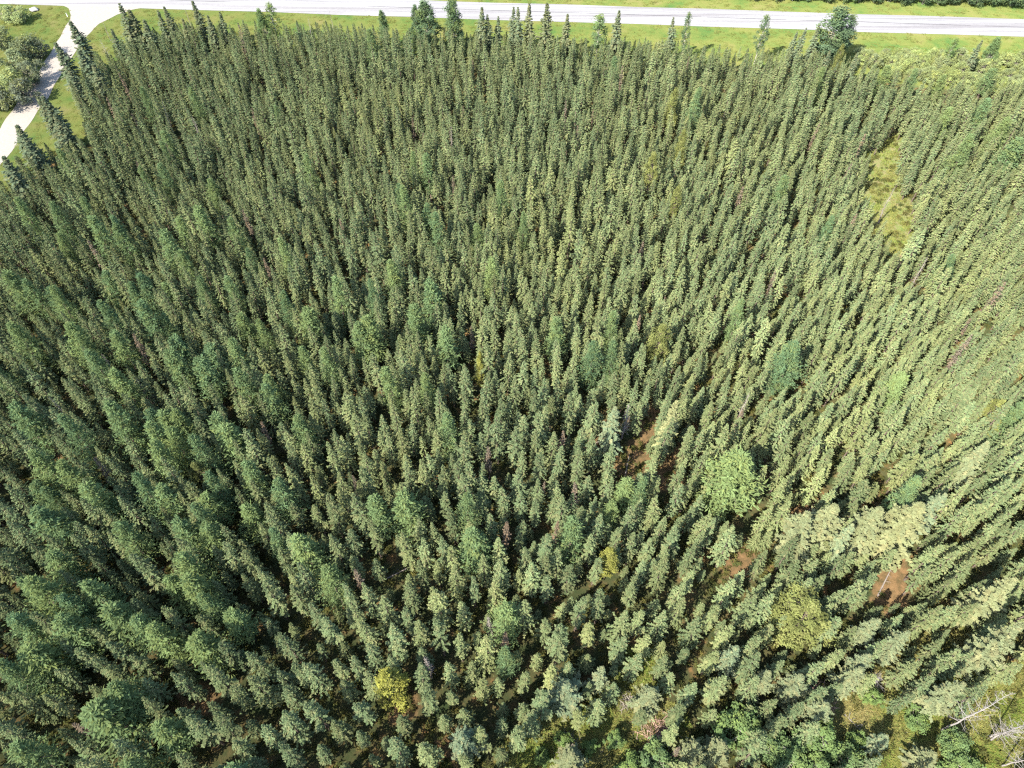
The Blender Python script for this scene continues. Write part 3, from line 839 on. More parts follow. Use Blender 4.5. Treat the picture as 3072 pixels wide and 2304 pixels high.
# bleached dead birches
for (bx, by), (tx, ty), v, lab in [((2822, 2192), (3030, 2058), 0, 'bleached dead birch with wide bare limbs, tallest of the white snags'), ((2962, 2216), (3034, 2172), 1, 'short bleached birch snag beside its taller twin'),
                                   ((2972, 2221), (3100, 2165), 0, 'bleached birch snag leaning away from its shorter twin'), ((3004, 2297), (3110, 2245), 1, 'bleached birch snag rising from the bright bush')]:
    b = at(bx, by, ground_z(*at(bx, by)[:2]))
    # height whose tip falls at the photographed length
    hs = np.linspace(2, 16, 141)
    dd = [math.hypot(*(np.array(pix(b[0], b[1], b[2] + h)) - (tx, ty))) for h in hs]
    H = float(hs[int(np.argmin(dd))])
    SPECIAL.append(dict(kind='dead_birch', variant=v, x=b[0], y=b[1], H=H, rad=2.4 if v == 0 else 1.9, tint=.5, tone=1, label=lab, group='bleached dead birches', category='dead tree', name=None, lean=(0.0, 0.0)))
    KEEP.append(((bx + tx) / 2, (by + ty) / 2, 60, b[1]))
# leafless grey clumps
special('dead_birch', 1, 303, 118, 5, 1.6, label='bleached leafless shrub at the stand corner by the junction', category='dead tree', keep=18)
special('dead_birch', 1, 922, 52, 5, 1.1, label='small bleached leafless tree by the roadside grass', category='dead tree', keep=10)
special('dead_birch', 0, 2640, 2030, 3.2, 1.9, label='leafless grey thicket beside the full silvery-green spruce', category='dead tree', keep=18)
special('dead_spruce', 0, 1885, 1215, 9, .95, label='grey bare snag beside the large columnar blue-green spruce', category='dead tree', keep=14, group='bare grey snags')
for px, py, lab in [(150, 1190, 'grey leaning snag near the single rusty earth patch'), (305, 1055, 'brown bare stem between two larches'), (1275, 1965, 'pale bare stem near the vivid yellow tree'), (1470, 1850, 'bare brown snag beside a small round larch'),
                    (410, 1130, 'bare stem below the leaning larch pair'), (480, 300, 'bare brown stem deep in the stand by the side road'), (575, 350, 'purple-brown bare stem in the shaded corner of the stand'),
                    (2250, 1180, 'bare stem near the broad bright green larch'), (1350, 380, 'bare brown stem below the large poplars'), (2690, 560, 'bare pole beside the grassy cutline'), (2790, 770, 'bare dark stem near the end of the cutline')]:
    special('dead_spruce', int(R.rand() * 2), px, py, 8.5, .7, label=lab, category='dead tree', group='bare grey snags', keep=7)
# willows by the side road and along the far verge
for px, py, H, rad, ti, to, lab in [
    (60, 112, 5, 2.6, .35, .75, 'grey-green willow beside the gravel side road, tallest of its clump'), (28, 150, 4.5, 2.8, .4, .8, 'pale willow in the middle of the side-road clump'), (72, 185, 4.5, 2.4, .15, .7, 'greyish willow on the road side of the clump'),
    (16, 212, 4.6, 2.8, .7, .9, 'yellowish willow in the side-road clump'), (48, 240, 4.5, 2.5, .0, .65, 'purple-grey willow shading the gravel side road'), (92, 118, 4, 2.0, .0, .6, 'dark willow beside the mown side-road grass'),
    (-30, 260, 4.5, 3.0, .1, .7, 'willow behind the purple-grey one'), (14, 20, 3, 2.6, .6, .9, 'low green willow in the grass by the junction'), (45, 38, 2.2, 2.2, .7, .95, 'low spreading willow beside the grey boulder'), (-20, 90, 4, 2.6, .4, .8, 'willow between the clump and the low green willow')]:
    special('shrub', int(R.rand() * 3), px, py, H * 1.2, rad * 1.4, tint=ti, tone=to * 1.6, label=lab, group='willows by the gravel side road', category='willow', name='willow_shrub')
rw = np.random.RandomState(5)
for i in range(74):
    px = rw.uniform(2575, 3120)
    lo = np.interp(px, [2585, 2800, 3120], [140, 146, 140]); hi = np.interp(px, [2585, 2800, 3120], [185, 235, 260])
    py = rw.uniform(lo, hi)
    special('shrub', int(rw.rand() * 3), px, py, rw.uniform(2.2, 3.6), rw.uniform(1.5, 2.4), tint=rw.uniform(.4, 1), tone=rw.uniform(1.0, 1.3), label='', group='willow belt along the verge', category='willow', name='willow_shrub')
# hedge of dark bushes beyond the highway
for i in range(30):
    px = 1900 + i * 48 + rw.uniform(-14, 14)
    yb = np.interp(px, [1900, 2400, 2700, 3072, 3400], [-20, -2, 8, 17, 25]) + rw.uniform(-4, 2)
    b = at(px, yb)
    SPECIAL.append(dict(kind='leafy_shrub', variant=int(rw.rand() * 2), x=b[0], y=b[1], H=rw.uniform(3.2, 5.0), rad=rw.uniform(2.3, 3.3), tint=rw.uniform(0, .35), tone=rw.uniform(.62, .8), label='dark leafy bush in the row beyond the highway', group='bushes beyond the highway', category='bush', name='leafy_bush', lean=None))

# larches
LARCH = [(940, 460, 12, 1.6), (1083, 395, 12, 1.6), (722, 605, 12, 1.7), (660, 668, 11, 2.0), (792, 688, 11.5, 1.8), (605, 630, 11, 1.6), (932, 608, 12, 2.0), (893, 660, 11, 1.6), (300, 655, 13, 2.0), (215, 650, 12.5, 1.8), (150, 700, 12, 2.0),
         (500, 735, 12, 1.8), (370, 760, 11.5, 1.7), (430, 775, 11.5, 1.8), (515, 800, 11.5, 1.8), (330, 958, 12, 1.7), (190, 1045, 12, 1.8), (80, 1095, 12, 2.4), (420, 1095, 12, 1.7), (460, 900, 11, 1.6), (375, 890, 11, 2.0), (70, 985, 12, 1.8),
         (110, 620, 12, 1.7), (195, 470, 12, 1.7), (352, 500, 12, 1.7), (250, 490, 12, 1.7), (390, 540, 11, 1.6), (20, 700, 12, 2.2), (25, 880, 12, 2.0), (650, 1160, 11, 1.8), (705, 1228, 11, 2.1), (812, 1075, 11, 1.6), (872, 1068, 12, 2.1),
         (1003, 1075, 12, 1.7), (1022, 1150, 11, 2.0), (1240, 1125, 12, 1.9), (1090, 1305, 10.5, 1.9), (962, 895, 11.5, 1.7), (915, 808, 11, 1.5), (1205, 688, 11, 1.5), (50, 1255, 13, 2.4), (125, 1330, 12, 2.2), (185, 1255, 11, 1.8), (400, 1250, 11.5, 1.8),
         (292, 1338, 11, 2.0), (425, 1375, 11, 2.2), (330, 1355, 11, 1.8), (205, 1525, 11, 2.6), (240, 1480, 11, 2.2), (30, 1335, 12, 2.0), (60, 1402, 11, 2.3), (30, 1620, 10, 2.0), (1330, 740, 11, 1.4), (1510, 190, 12, 1.6), (1700, 380, 11, 1.4),
         (1355, 1035, 9.5, 1.6), (1320, 1090, 9, 1.3), (2100, 295, 12, 1.9), (2180, 255, 10, 2.2), (2135, 215, 9.5, 2.0), (2055, 235, 10, 1.8), (1920, 145, 9, 1.5), (2040, 165, 8, 1.5), (2200, 300, 10, 2.2), (1980, 150, 8, 1.6), (2145, 150, 7, 1.6),
         (305, 190, 12, 1.4), (410, 190, 11, 1.5), (700, 760, 11, 1.5), (560, 690, 11, 1.5), (575, 830, 11, 1.6), (250, 800, 12, 2.0), (190, 760, 12, 1.9), (130, 1000, 12, 1.9), (250, 1130, 11.5, 1.8), (525, 1000, 11, 1.7), (595, 1040, 11, 1.6), (640, 900, 11, 1.6),
         (1060, 560, 11, 1.5), (850, 560, 11, 1.4), (960, 710, 11, 1.6), (1130, 460, 11, 1.3), (500, 470, 12, 1.4), (110, 440, 12, 1.5), (15, 590, 12, 1.9)]
rl = np.random.RandomState(11)
BIGL = [(1602, 985, 13, 5.4, .85, 1.08, 'broad bright green larch, widest crown in the stand'), (1722, 742, 12, 3.5, .0, .95, 'broad grey-green larch on the bright side of the stand'), (1283, 742, 11.5, 2.7, .0, .85, 'thin grey larch with brownish top'), (1992, 1038, 13, 2.2, .25, 1.1, 'soft grey-green larch behind the pale yellow spruces')]
for x, y, H, rad, ti, to, lab in BIGL:
    special('larch', 2, x * V, y * V, H, rad, tint=ti, tone=to, label=lab, group='feathery larches', category='larch', keep=rad * 17)
for x, y, H, rad in LARCH:
    special('larch', int(rl.rand() * 4), x * V, y * V, H, rad * 1.28, tint=.15 + rl.rand() * .8, tone=rl.uniform(.9, 1.15), label='', group='feathery larches', category='larch', keep=24)

# ------------------------------------------------------------------ the spruce stand itself
rs = np.random.RandomState(21)
cell = 1.2
hash_ = {}


def near(x, y, r):
    n = int(math.ceil((r + 2.2) / cell))
    cx, cy = int(math.floor(x / cell)), int(math.floor(y / cell))
    for i in range(cx - n, cx + n + 1):
        for j in range(cy - n, cy + n + 1):
            for (qx, qy, qr) in hash_.get((i, j), ()):
                if (qx - x) ** 2 + (qy - y) ** 2 < (max(r, qr) if qr > r else (r + qr) * .5) ** 2:
                    return True
    return False


def put(x, y, r):
    hash_.setdefault((int(math.floor(x / cell)), int(math.floor(y / cell))), []).append((x, y, r))


for s in SPECIAL:
    put(s['x'], s['y'], min(1.9, .35 + .62 * s['rad']))
drive_arr = drive_poly
STAND = []
NC = 62000
cand_y = 5 + 225 * rs.rand(NC) ** .9
cand_x = (rs.rand(NC) * 2 - 1)
for cx_, cy_ in zip(cand_x, cand_y):
    half = (cy_ * CP + CAM_H * SP) / F_PX * 1536 + 16
    x, y = cx_ * half, cy_
    px, py = pix(x, y, 0)
    # spacing: tight on the bright far side, looser below the camera
    sp = 1.50 + .42 * np.clip((py - 1300) / 900, 0, 1) + .14 * np.clip((1200 - px) / 1200, 0, 1)
    young = rs.rand() < .20
    H = rs.normal(9.5, 1.5) if not young else rs.uniform(3.5, 7)
    H *= .93 if py < 1300 else 1.0
    if px > 1900: H *= .95
    H = min(max(H, 3.0), 12.0)
    r = sp * (0.75 if young else rs.uniform(.85, 1.25))
    if near(x, y, r):
        continue
    bad = False
    for f in (0.0, .3, .6, .85, 1.0):
        qx, qy = pix(x, y, H * f)
        if inside(road_open, qx, qy):
            bad = True; break
        for pl in OPEN:
            if inside(pl, qx, qy):
                bad = True; break
        if bad: break
    if bad:
        continue
    for f in (.3, .5, .7, .9, 1.0):
        L_ = H * f / math.tan(SUN_EL)
        qx, qy = pix(x + math.sin(SHADOW_AZ) * L_, y + math.cos(SHADOW_AZ) * L_, 0)
        if any(inside(OPEN[q_], qx, qy) for q_ in (0, 1, 2, 3, 4, 7, 9, 10, 11, 12)) and (int(x * 7) % 5):
            bad = True; break
    if bad:
        continue
    tx, ty = pix(x, y, H); mx_, my_ = pix(x, y, H * .65)
    for (kx, ky, kr, kyw) in KEEP:
        if y < kyw + .5 and ((tx - kx) ** 2 + (ty - ky - kr * .9) ** 2 < (kr * 1.15) ** 2):
            bad = True; break
    if bad:
        continue
    put(x, y, r)
    STAND.append((x, y, H, px, py, tx, ty))
print('STAND', len(STAND))

# colour drifts slowly through the stand, tree by tree variation on top
rows = []
larch_n = dead_n = 0
for (x, y, H, px, py, tx, ty) in STAND:
    drift = .5 + .5 * math.sin(x * .09 + 1) * math.sin(y * .075 + .5)
    tint = float(np.clip(.15 + .45 * drift * rs.rand() + .35 * rs.rand() ** 2, 0, 1))
    tone = float(np.clip(rs.normal(1.0, .12), .7, 1.35))
    v = rs.randint(8)
    lean = (rs.normal(0, .022), rs.normal(0, .022))
    rad = PROTO_R['black_spruce'][v] * (H / 10) ** .75 * rs.uniform(.86, 1.14)
    if py > 1500: rad *= 1.05
    if H < 7: rad *= 1.05
    u = rs.rand()
    inside_frame = -30 < tx < 3100 and -30 < ty < 2330
    pl_ = (.05 if px < 1300 and py > 500 else .008) + (.14 if px < 800 and py > 950 else 0)
    if u < pl_ and inside_frame and H > 7.5 and larch_n < 150:
        larch_n += 1
        SPECIAL.append(dict(kind='larch', variant=rs.randint(4), x=x, y=y, H=H + 1.2, rad=rs.uniform(1.5, 2.2) * (1.2 if px < 800 and py > 950 else 1), tint=rs.rand() * .9, tone=rs.uniform(.9, 1.15), label='', group='feathery larches', category='larch', name=None, lean=None))
        continue
    if u > .986 and inside_frame and H > 6 and dead_n < 110:
        dead_n += 1
        SPECIAL.append(dict(kind='brown_spruce', variant=rs.randint(2), x=x, y=y, H=H * .92, rad=None, tint=rs.rand(), tone=rs.uniform(.8, 1.1), label='', group='brown dying spruces in the stand', category='dead spruce', name='dying_spruce', lean=None))
        continue
    rows.append([x, y, H, rad, v, tint, tone, lean[0], lean[1], rs.rand() * 6.28, tx, ty, inside_frame])

# landmarks that labels can point at
LAND_WORDS = [
    ('vivid yellow', 'the vivid yellow tree'), ('large round olive', 'the large round olive pine'), ('small bright yellow-green pine', 'the small bright yellow pine'), ('widest crown', 'the widest bright green larch'),
    ('tallest of the white snags', 'the tallest bleached birch'), ('largest pale yellow spruce, l', 'the largest pale yellow spruce'), ('broad blue-green spruce beside', 'the broad blue-green clearing spruce'),
    ('drooping boughs', 'the drooping yellowish spruce'), ('large columnar blue-green', 'the large columnar blue-green spruce'), ('thick stepped', 'the stepped bluish spruce'), ('dark olive pine', 'the dark olive pine'),
    ('bare brown snag beside', 'the bare brown snag'), ('pale bare stem', 'the pale bare stem'), ('brightest green leafy', 'the brightest green leafy bush'), ('round-leaved pale bush at', 'the round-leaved pale bush'), ('very tall spruce above', 'the very tall spruce above bleached birches'),
    ('broad grey-green larch', 'the broad grey-green larch'), ('bright yellow pine in', 'the bright yellow pine'), ('grey leaning snag', 'the grey leaning snag'), ('orange grass edge', 'the blue-grey tapered spruce'),
    ('columnar spruce casting', 'the columnar clearing spruce'), ('spiky pale spruce', 'the spiky pale clearing spruce'), ('long yellow-green spruce', 'the long yellow-green spruce'), ('full silvery-green spruce beside', 'the full silvery-green spruce'),
    ('rounded spruce over', 'the dark upturned earth'), ('broad olive-yellow spruce beside', 'the broad olive-yellow spruce'), ('brown bare stem between', 'the brown stem between larches'), ('bare stem below', 'the bare stem below leaning larches'),
    ('thin grey larch', 'the thin grey larch'), ('yellowish pine alone', 'the lone yellowish pine'), ('olive pine with open', 'the open-limbed olive pine'), ('tall yellow-green pine in', 'the tall yellow-green pine'), ('purple-brown bare stem', 'the purple-brown bare stem'),
    ('where it widens', 'the wide bend of the side road'), ('fuller of the pair', 'the twin side-road spruces'), ('corner of the stand', 'the stand corner at the side road'), ('large green poplar', 'the large highway poplars'),
    ('very large grey-green poplar', 'the very large poplar'), ('bare stem near the broad', 'the bare stem by the widest larch'), ('grassy cutline', 'the grassy cutline'), ('end of the cutline', 'the end of the cutline'),
    ('lone dark spruce among', 'the lone dark spruce'), ('slender young poplar', 'the slender young poplar'), ('young green poplar next', 'the young green poplar'), ('tiered bluish spruce', 'the tiered bluish spruce'), ('very narrow pointed', 'the very narrow spruce')]
LAND = [(s['x'], s['y'], nm) for s in SPECIAL for key, nm in LAND_WORDS if s['label'] and key in s['label']]
for px_, py_, nm in ((170, 1365, 'the single rusty earth patch'), (1890, 1385, 'the rusty clearing'), (1352, 2240, 'the orange earth streak'), (1208, 2122, 'the mossy streak by the yellow tree'), (2640, 1740, 'the orange earth strip'), (1190, 1720, 'the dark gap between larches')):
    g_ = at(px_, py_)
    LAND.append((g_[0], g_[1], nm))


def landmark(x, y, r):
    best = None
    for lx, ly, nm in LAND:
        d_ = math.hypot(lx - x, ly - y)
        if d_ < r and (best is None or d_ < best[0]):
            best = (d_, nm)
    return best[1] if best else None


def where(x, y, other):
    lm = landmark(x, y, 3.4)
    if lm: return 'beside ' + lm
    lm = landmark(x, y, 8)
    if lm: return 'a few steps from ' + lm
    lm = landmark(x, y, 42)
    if lm: return 'some way from ' + lm
    return other


def spruce_words(v, tint, H):
    c = 'bluish-green' if tint < .27 else ('grey-green' if tint < .48 else 'yellow-green')
    f = {0: 'pointed', 1: 'clubbed-top', 2: 'full', 3: 'narrow clubbed', 4: 'loose', 5: 'broad', 6: 'thin high-crowned', 7: 'round-topped'}[v]
    s = 'young ' if H < 7 else ('tall ' if H > 10.3 else '')
    return f'{s}{f} {c} black spruce'


# the ones that show largest stand as single trees; the rest is one mass
def share(rw_):
    D = math.sqrt(rw_[0] ** 2 + rw_[1] ** 2 + (CAM_H - rw_[2]) ** 2)
    return (rw_[3] * rw_[2] / D ** 2) if rw_[12] and 0 < rw_[10] < 3072 and 0 < rw_[11] < 2304 else 0


rows.sort(key=share, reverse=True)
near_rows, far_rows = rows[:290], rows[290:]
for x, y, H, rad, v, ti, to, l0, l1, rz, tx, ty, _ in near_rows:
    w = spruce_words(v, ti, H)
    lab = w + ' ' + where(x, y, 'in the thinner part of the stand')
    plant('black_spruce', v, (x, y, ground_z(x, y)), H, rad, ti, to, rz, (l0, l1), lab, 'spruce', 'black spruces standing singly in the stand')
for v in range(8):
    assert ('black_spruce', v) in PROTO_OBJ

rg = np.random.RandomState(31)
for s in SPECIAL:
    lab = s['label']
    if s['kind'] == 'larch' and not lab:
        c = 'bluish-green' if s['tint'] < .3 else ('soft green' if s['tint'] < .6 else 'fresh yellow-green')
        f = 'broad' if s['rad'] > 1.85 else ('slim' if s['rad'] < 1.45 else 'feathery')
        hgt = 'tall ' if s['H'] > 11.7 else ''
        lab = f'{hgt}{f} {c} larch ' + where(s['x'], s['y'], 'mixed among the darker spruces')
    if s['kind'] == 'shrub' and not lab:
        c = 'grey-green' if s['tint'] < .6 else ('yellow-green' if s['tint'] < .82 else 'pale yellowish')
        f = 'wide ' if s['rad'] > 2.15 else ('small ' if s['rad'] < 1.75 else '')
        hgt = 'tall' if s['H'] > 3.1 else ('low' if s['H'] < 2.6 else 'rounded')
        lab = f'{hgt} {f}{c} verge willow ' + where(s['x'], s['y'], 'in the belt before the spruces')
    if s['kind'] == 'brown_spruce':
        lab = ('rust-brown' if s['tint'] > .5 else 'grey-brown') + (' tall' if s['H'] > 9 else '') + ' dying spruce ' + where(s['x'], s['y'], 'among the green ones')
    ln = s['lean'] or (rg.normal(0, .02), rg.normal(0, .02))
    plant(s['kind'], s['variant'], (s['x'], s['y'], ground_z(s['x'], s['y'])), s['H'], s['rad'], s['tint'], s['tone'], None, ln, lab, s['category'], s['group'], s['name'])


# ------------------------------------------------------------------ masses
def scatter(name, label, category, pts, variant, rot, scale, tint, tone, protos):
    n = len(pts)
    me = bpy.data.meshes.new(name)
    me.vertices.add(n)
    me.vertices.foreach_set('co', np.asarray(pts, np.float32).reshape(-1))
    for nm, ty, arr, key in (('variant', 'INT', np.asarray(variant, np.int32), 'value'), ('spin', 'FLOAT_VECTOR', np.asarray(rot, np.float32).reshape(-1), 'vector'),
                             ('size', 'FLOAT_VECTOR', np.asarray(scale, np.float32).reshape(-1), 'vector'), ('tint', 'FLOAT', np.asarray(tint, np.float32), 'value'), ('tone', 'FLOAT', np.asarray(tone, np.float32), 'value')):
        a_ = me.attributes.new(nm, ty, 'POINT')
        a_.data.foreach_set(key, arr)
    ob = bpy.data.objects.new(name, me)
    ob['kind'] = 'stuff'; ob['label'] = label; ob['category'] = category
    col.objects.link(ob)
    ng = bpy.data.node_groups.new(name, 'GeometryNodeTree')
    ng.interface.new_socket('Geometry', in_out='INPUT', socket_type='NodeSocketGeometry')
    ng.interface.new_socket('Geometry', in_out='OUTPUT', socket_type='NodeSocketGeometry')
    gi, go = ng.nodes.new('NodeGroupInput'), ng.nodes.new('NodeGroupOutput')

    def named(nm, ty):
        q = ng.nodes.new('GeometryNodeInputNamedAttribute'); q.data_type = ty
        q.inputs['Name'].default_value = nm
        return q.outputs['Attribute']
    join = ng.nodes.new('GeometryNodeJoinGeometry')
    for k_, objs in enumerate(protos):
        cmp_ = ng.nodes.new('FunctionNodeCompare'); cmp_.data_type = 'INT'; cmp_.operation = 'EQUAL'
        ng.links.new(named('variant', 'INT'), cmp_.inputs['A'] if 'A' in cmp_.inputs and cmp_.inputs['A'].type == 'INT' else [i for i in cmp_.inputs if i.type == 'INT' and i.name == 'A'][0])
        [i for i in cmp_.inputs if i.type == 'INT' and i.name == 'B'][0].default_value = k_
        src = ng.nodes.new('GeometryNodeJoinGeometry')
        for o in objs:
            oi = ng.nodes.new('GeometryNodeObjectInfo'); oi.transform_space = 'ORIGINAL'
            oi.inputs['Object'].default_value = o
            ng.links.new(oi.outputs['Geometry'], src.inputs[0])
        ip = ng.nodes.new('GeometryNodeInstanceOnPoints')
        ng.links.new(gi.outputs[0], ip.inputs['Points'])
        ng.links.new(cmp_.outputs['Result'], ip.inputs['Selection'])
        ng.links.new(src.outputs[0], ip.inputs['Instance'])
        e2r = ng.nodes.new('FunctionNodeEulerToRotation')
        ng.links.new(named('spin', 'FLOAT_VECTOR'), e2r.inputs[0])
        ng.links.new(e2r.outputs[0], ip.inputs['Rotation'])
        ng.links.new(named('size', 'FLOAT_VECTOR'), ip.inputs['Scale'])
        ng.links.new(ip.outputs[0], join.inputs[0])
    ng.links.new(join.outputs[0], go.inputs[0])
    md = ob.modifiers.new('scatter', 'NODES')
    md.node_group = ng
    return ob


fr = np.array([r_[:10] for r_ in far_rows], float)
zz = relief(fr[:, 0], fr[:, 1]) - .012
sr2 = np.array([fr[i, 3] / PROTO_R['black_spruce'][int(fr[i, 4])] for i in range(len(fr))])
scatter('spruce_forest', 'dense mass of dark black spruces filling the stand back to the road', 'forest',
        np.stack([fr[:, 0], fr[:, 1], zz], 1), fr[:, 4].astype(int), np.stack([fr[:, 7], fr[:, 8], fr[:, 9]], 1), np.stack([sr2, sr2, fr[:, 2] / 10], 1), fr[:, 5], fr[:, 6],
        [PROTO_OBJ[('black_spruce', v)] for v in range(8)])

# grass tufts and low plants: prototypes are three single tussocks standing in the clearing
rt = np.random.RandomState(41)


def tuft_mesh(seed, n, h, spread, wid):
    r = np.random.RandomState(seed)
    a = r.rand(n) * 6.28
    P = np.stack([np.cos(a), np.sin(a), 0 * a], 1) * (spread * np.sqrt(r.rand(n)))[:, None]
    D = np.stack([np.cos(a) * .55, np.sin(a) * .55, np.full(n, .55)], 1) + r.normal(0, .3, (n, 3))
    Nn = np.stack([np.cos(a) * .3, np.sin(a) * .3, np.full(n, 1.2)], 1) + r.normal(0, .3, (n, 3))
    P[:, 2] -= .03
    return quad_mesh('grass_tussock', kites(P, D, norm(Nn), h * r.uniform(.5, 1.2, n), wid * r.uniform(.7, 1.3, n)), M['tuft'], r.rand(n) ** 2, r.rand(n))


TU = []
for i, (px, py, lab) in enumerate([(1700, 2235, 'tall straw-coloured grass tussock in the grassy clearing'), (1850, 2130, 'bushy grass tussock below the columnar clearing spruce'), (2760, 2230, 'grass tussock in the glade of the bleached birches')]):
    p = at(px, py)
    me = tuft_mesh(900 + i, 46, .42 + .1 * i, .30 + .05 * i, .07)
    o = thing('grass_tussock', me, lab, 'grass')
    o.location = (p[0], p[1], ground_z(p[0], p[1]))
    o['tint'] = .6; o['tone'] = 1.0
    TU.append(o)
pts, va, ro, sc2, ti, to = [], [], [], [], [], []
n_try = 26000
X = rt.uniform(-165, 185, n_try); Y = rt.uniform(60, 262, n_try)
keep_ = inside_np(grass_poly, X, Y) & ~inside_np(drive_poly, X, Y)
oo = X * hn[0] + Y * hn[1]
keep_ &= (oo < near_off - .3) | ((oo > far_off + .3) & (oo < far_off + 17))
Xg, Yg = X[keep_], Y[keep_]
patch = .5 + .5 * np.sin(Xg * .21 + 2) * np.sin(Yg * .33) + rt.normal(0, .2, len(Xg))
for x, y, p_ in zip(Xg, Yg, patch):
    pts.append((x, y, 0)); va.append(rt.randint(3)); ro.append((0, 0, rt.rand() * 6.28))
    s_ = rt.uniform(.5, 1.0) * (1.2 if p_ > .9 else .8); sc2.append((s_ * 1.6, s_ * 1.6, s_ * .45)); ti.append(np.clip(.25 + .35 * p_ * rt.rand(), 0, 1)); to.append(rt.uniform(1.0, 1.3))
for pl, n_, t0, t1 in ((OPEN[0], 1900, .0, .75), (OPEN[1], 500, .1, .6), (OPEN[9], 1800, .0, .8), (OPEN[16], 400, .3, 1.0), (OPEN[8], 350, .4, 1.0)):
    w = np.array([at(*p)[:2] for p in pl])
    mn, mx2 = w.min(0) - 3, w.max(0) + 3
    k_ = 0
    for _ in range(n_ * 6):
        x, y = rt.uniform(mn[0], mx2[0]), rt.uniform(mn[1], mx2[1])
        d_ = poly_dist([tuple(q) for q in w], np.array([x]), np.array([y]))[0]
        if not (inside([tuple(q) for q in w], x, y) or d_ < 2.2): continue
        if math.sin(x * 1.1 + 1) * math.sin(y * .9) + rt.normal(0, .5) < -.35: continue
        pts.append((x, y, 0)); va.append(rt.randint(3)); ro.append((0, 0, rt.rand() * 6.28)); s_ = rt.uniform(.6, 1.4); sc2.append((s_ * 1.15, s_ * 1.15, s_ * rt.uniform(.35, .75)))
        ti.append(t0 + (t1 - t0) * np.clip(.5 + .5 * math.sin(x * .5) * math.sin(y * .6 + 1) + rt.normal(0, .2), 0, 1)); to.append(rt.uniform(1.05, 1.5))
        k_ += 1
        if k_ >= n_: break
pts = np.array(pts)
pts[:, 2] = relief(pts[:, 0], pts[:, 1]) - .012
scatter('grass', 'rough green and straw-coloured grass of the verges and clearings', 'grass', pts, va, ro, sc2, ti, to, [[o] for o in TU])

# low heath and seedlings under the trees: one mass, seeded from two single plants
HE = []
for i, (px, py, lab) in enumerate([(1885, 1390, 'low heath clump on the rusty clearing'), (1215, 2120, 'low heath clump on the orange earth by the vivid yellow tree')]):
    p = at(px, py)
    r_ = np.random.RandomState(950 + i)
    n = 90
    dv_ = norm(r_.normal(0, 1, (n, 3)) + np.array([0, 0, .6])); dv_[:, 2] = np.abs(dv_[:, 2])
    q = kites(dv_ * np.array([.55, .55, .42]) * r_.uniform(.3, 1, n)[:, None], np.cross(dv_, r_.normal(0, 1, (n, 3))), dv_, r_.uniform(.12, .24, n), r_.uniform(.07, .13, n))
    o = thing('heath_clump', quad_mesh('heath_clump', q, M['heath'], r_.rand(n), r_.rand(n)), lab, 'shrub')
    o.location = (p[0], p[1], ground_z(p[0], p[1])); o['tint'] = .6; o['tone'] = 1.0
    HE.append(o)
n_ = 24000
cy2 = 6 + 150 * rt.rand(n_); cx2 = (rt.rand(n_) * 2 - 1) * ((cy2 * CP + CAM_H * SP) / F_PX * 1536 + 8)
dens = np.sin(cx2 * .45 + 1) * np.sin(cy2 * .38) + np.sin(cx2 * .17 + cy2 * .21) * .7 + rt.normal(0, .45, n_)
kk = (dens > -.35) & ~inside_np(grass_poly, cx2, cy2)
cx2, cy2 = cx2[kk], cy2[kk]; n_ = len(cx2)
s3 = rt.uniform(.5, 1.5, n_)
scatter('undergrowth', 'dark low undergrowth covering the shaded forest floor', 'undergrowth', np.stack([cx2, cy2, relief(cx2, cy2) - .03], 1), rt.randint(2, size=n_), np.stack([0 * cx2, 0 * cx2, rt.rand(n_) * 6.28], 1),
        np.stack([s3, s3, s3 * rt.uniform(.6, 1.2, n_)], 1), rt.rand(n_), rt.uniform(.7, 1.3, n_), [[o] for o in HE])

# ------------------------------------------------------------------ small things on the ground
def log(px, py, length, ang, rad, label, mat='grey_wood'):
    p = at(px, py)
    z = ground_z(p[0], p[1]) + rad * .6
    n = 6
    t = np.linspace(-.5, .5, n)
    pts_ = np.stack([t * length * math.cos(ang), t * length * math.sin(ang), .05 * np.sin(t * 7)], 1)
    q = [tube(pts_, rad * (1 - .6 * (t + .5)), 7)]
    r = np.random.RandomState(int(px))
    for i in range(9):
        k = r.uniform(-.4, .5); b = np.array([k * length * math.cos(ang), k * length * math.sin(ang), 0]); a = r.rand() * 6.28
        q.append(tube([b, b + np.array([math.cos(a) * .6, math.sin(a) * .6, r.uniform(.1, .6)])], [.025, .008], 3))
    o = thing('fallen_log', quad_mesh('fallen_log', np.concatenate(q), M[mat]), label, 'log', 'fallen logs')
    o.location = (p[0], p[1], z)


for a in [(1880, 1405, 5.0, 1.3, .12, 'fallen grey log lying on the rusty clearing'), (1800, 1320, 4.0, .7, .10, 'thin fallen log at the shaded end of the rusty clearing'), (2660, 1735, 6.0, .9, .12, 'fallen log on the orange earth by pale spruces'),
          (1920, 2200, 4.5, .4, .07, 'slim bleached pole lying in the clearing', 'dead_wood'), (1845, 2278, 4.0, -.35, .05, 'thin white pole on the shaded clearing floor', 'dead_wood'), (2560, 2165, 2.2, -.9, .07, 'short bleached log in tree shadow', 'dead_wood'),
          (2410, 1550, 6.0, .8, .12, 'fallen log beside the broad olive-yellow spruce'), (2742, 2260, 5.0, 1.9, .06, 'slim pole leaning in the glade grass', 'dead_wood'), (2860, 2300, 4.5, .25, .08, 'bleached log at the edge of the bright bush', 'dead_wood'),
          (1195, 1720, 5.0, .5, .10, 'dark fallen log in the shaded gap between larches'), (1990, 2160, 3.5, .8, .07, 'bleached log above the brushwood heap', 'dead_wood')]:
    log(*a)


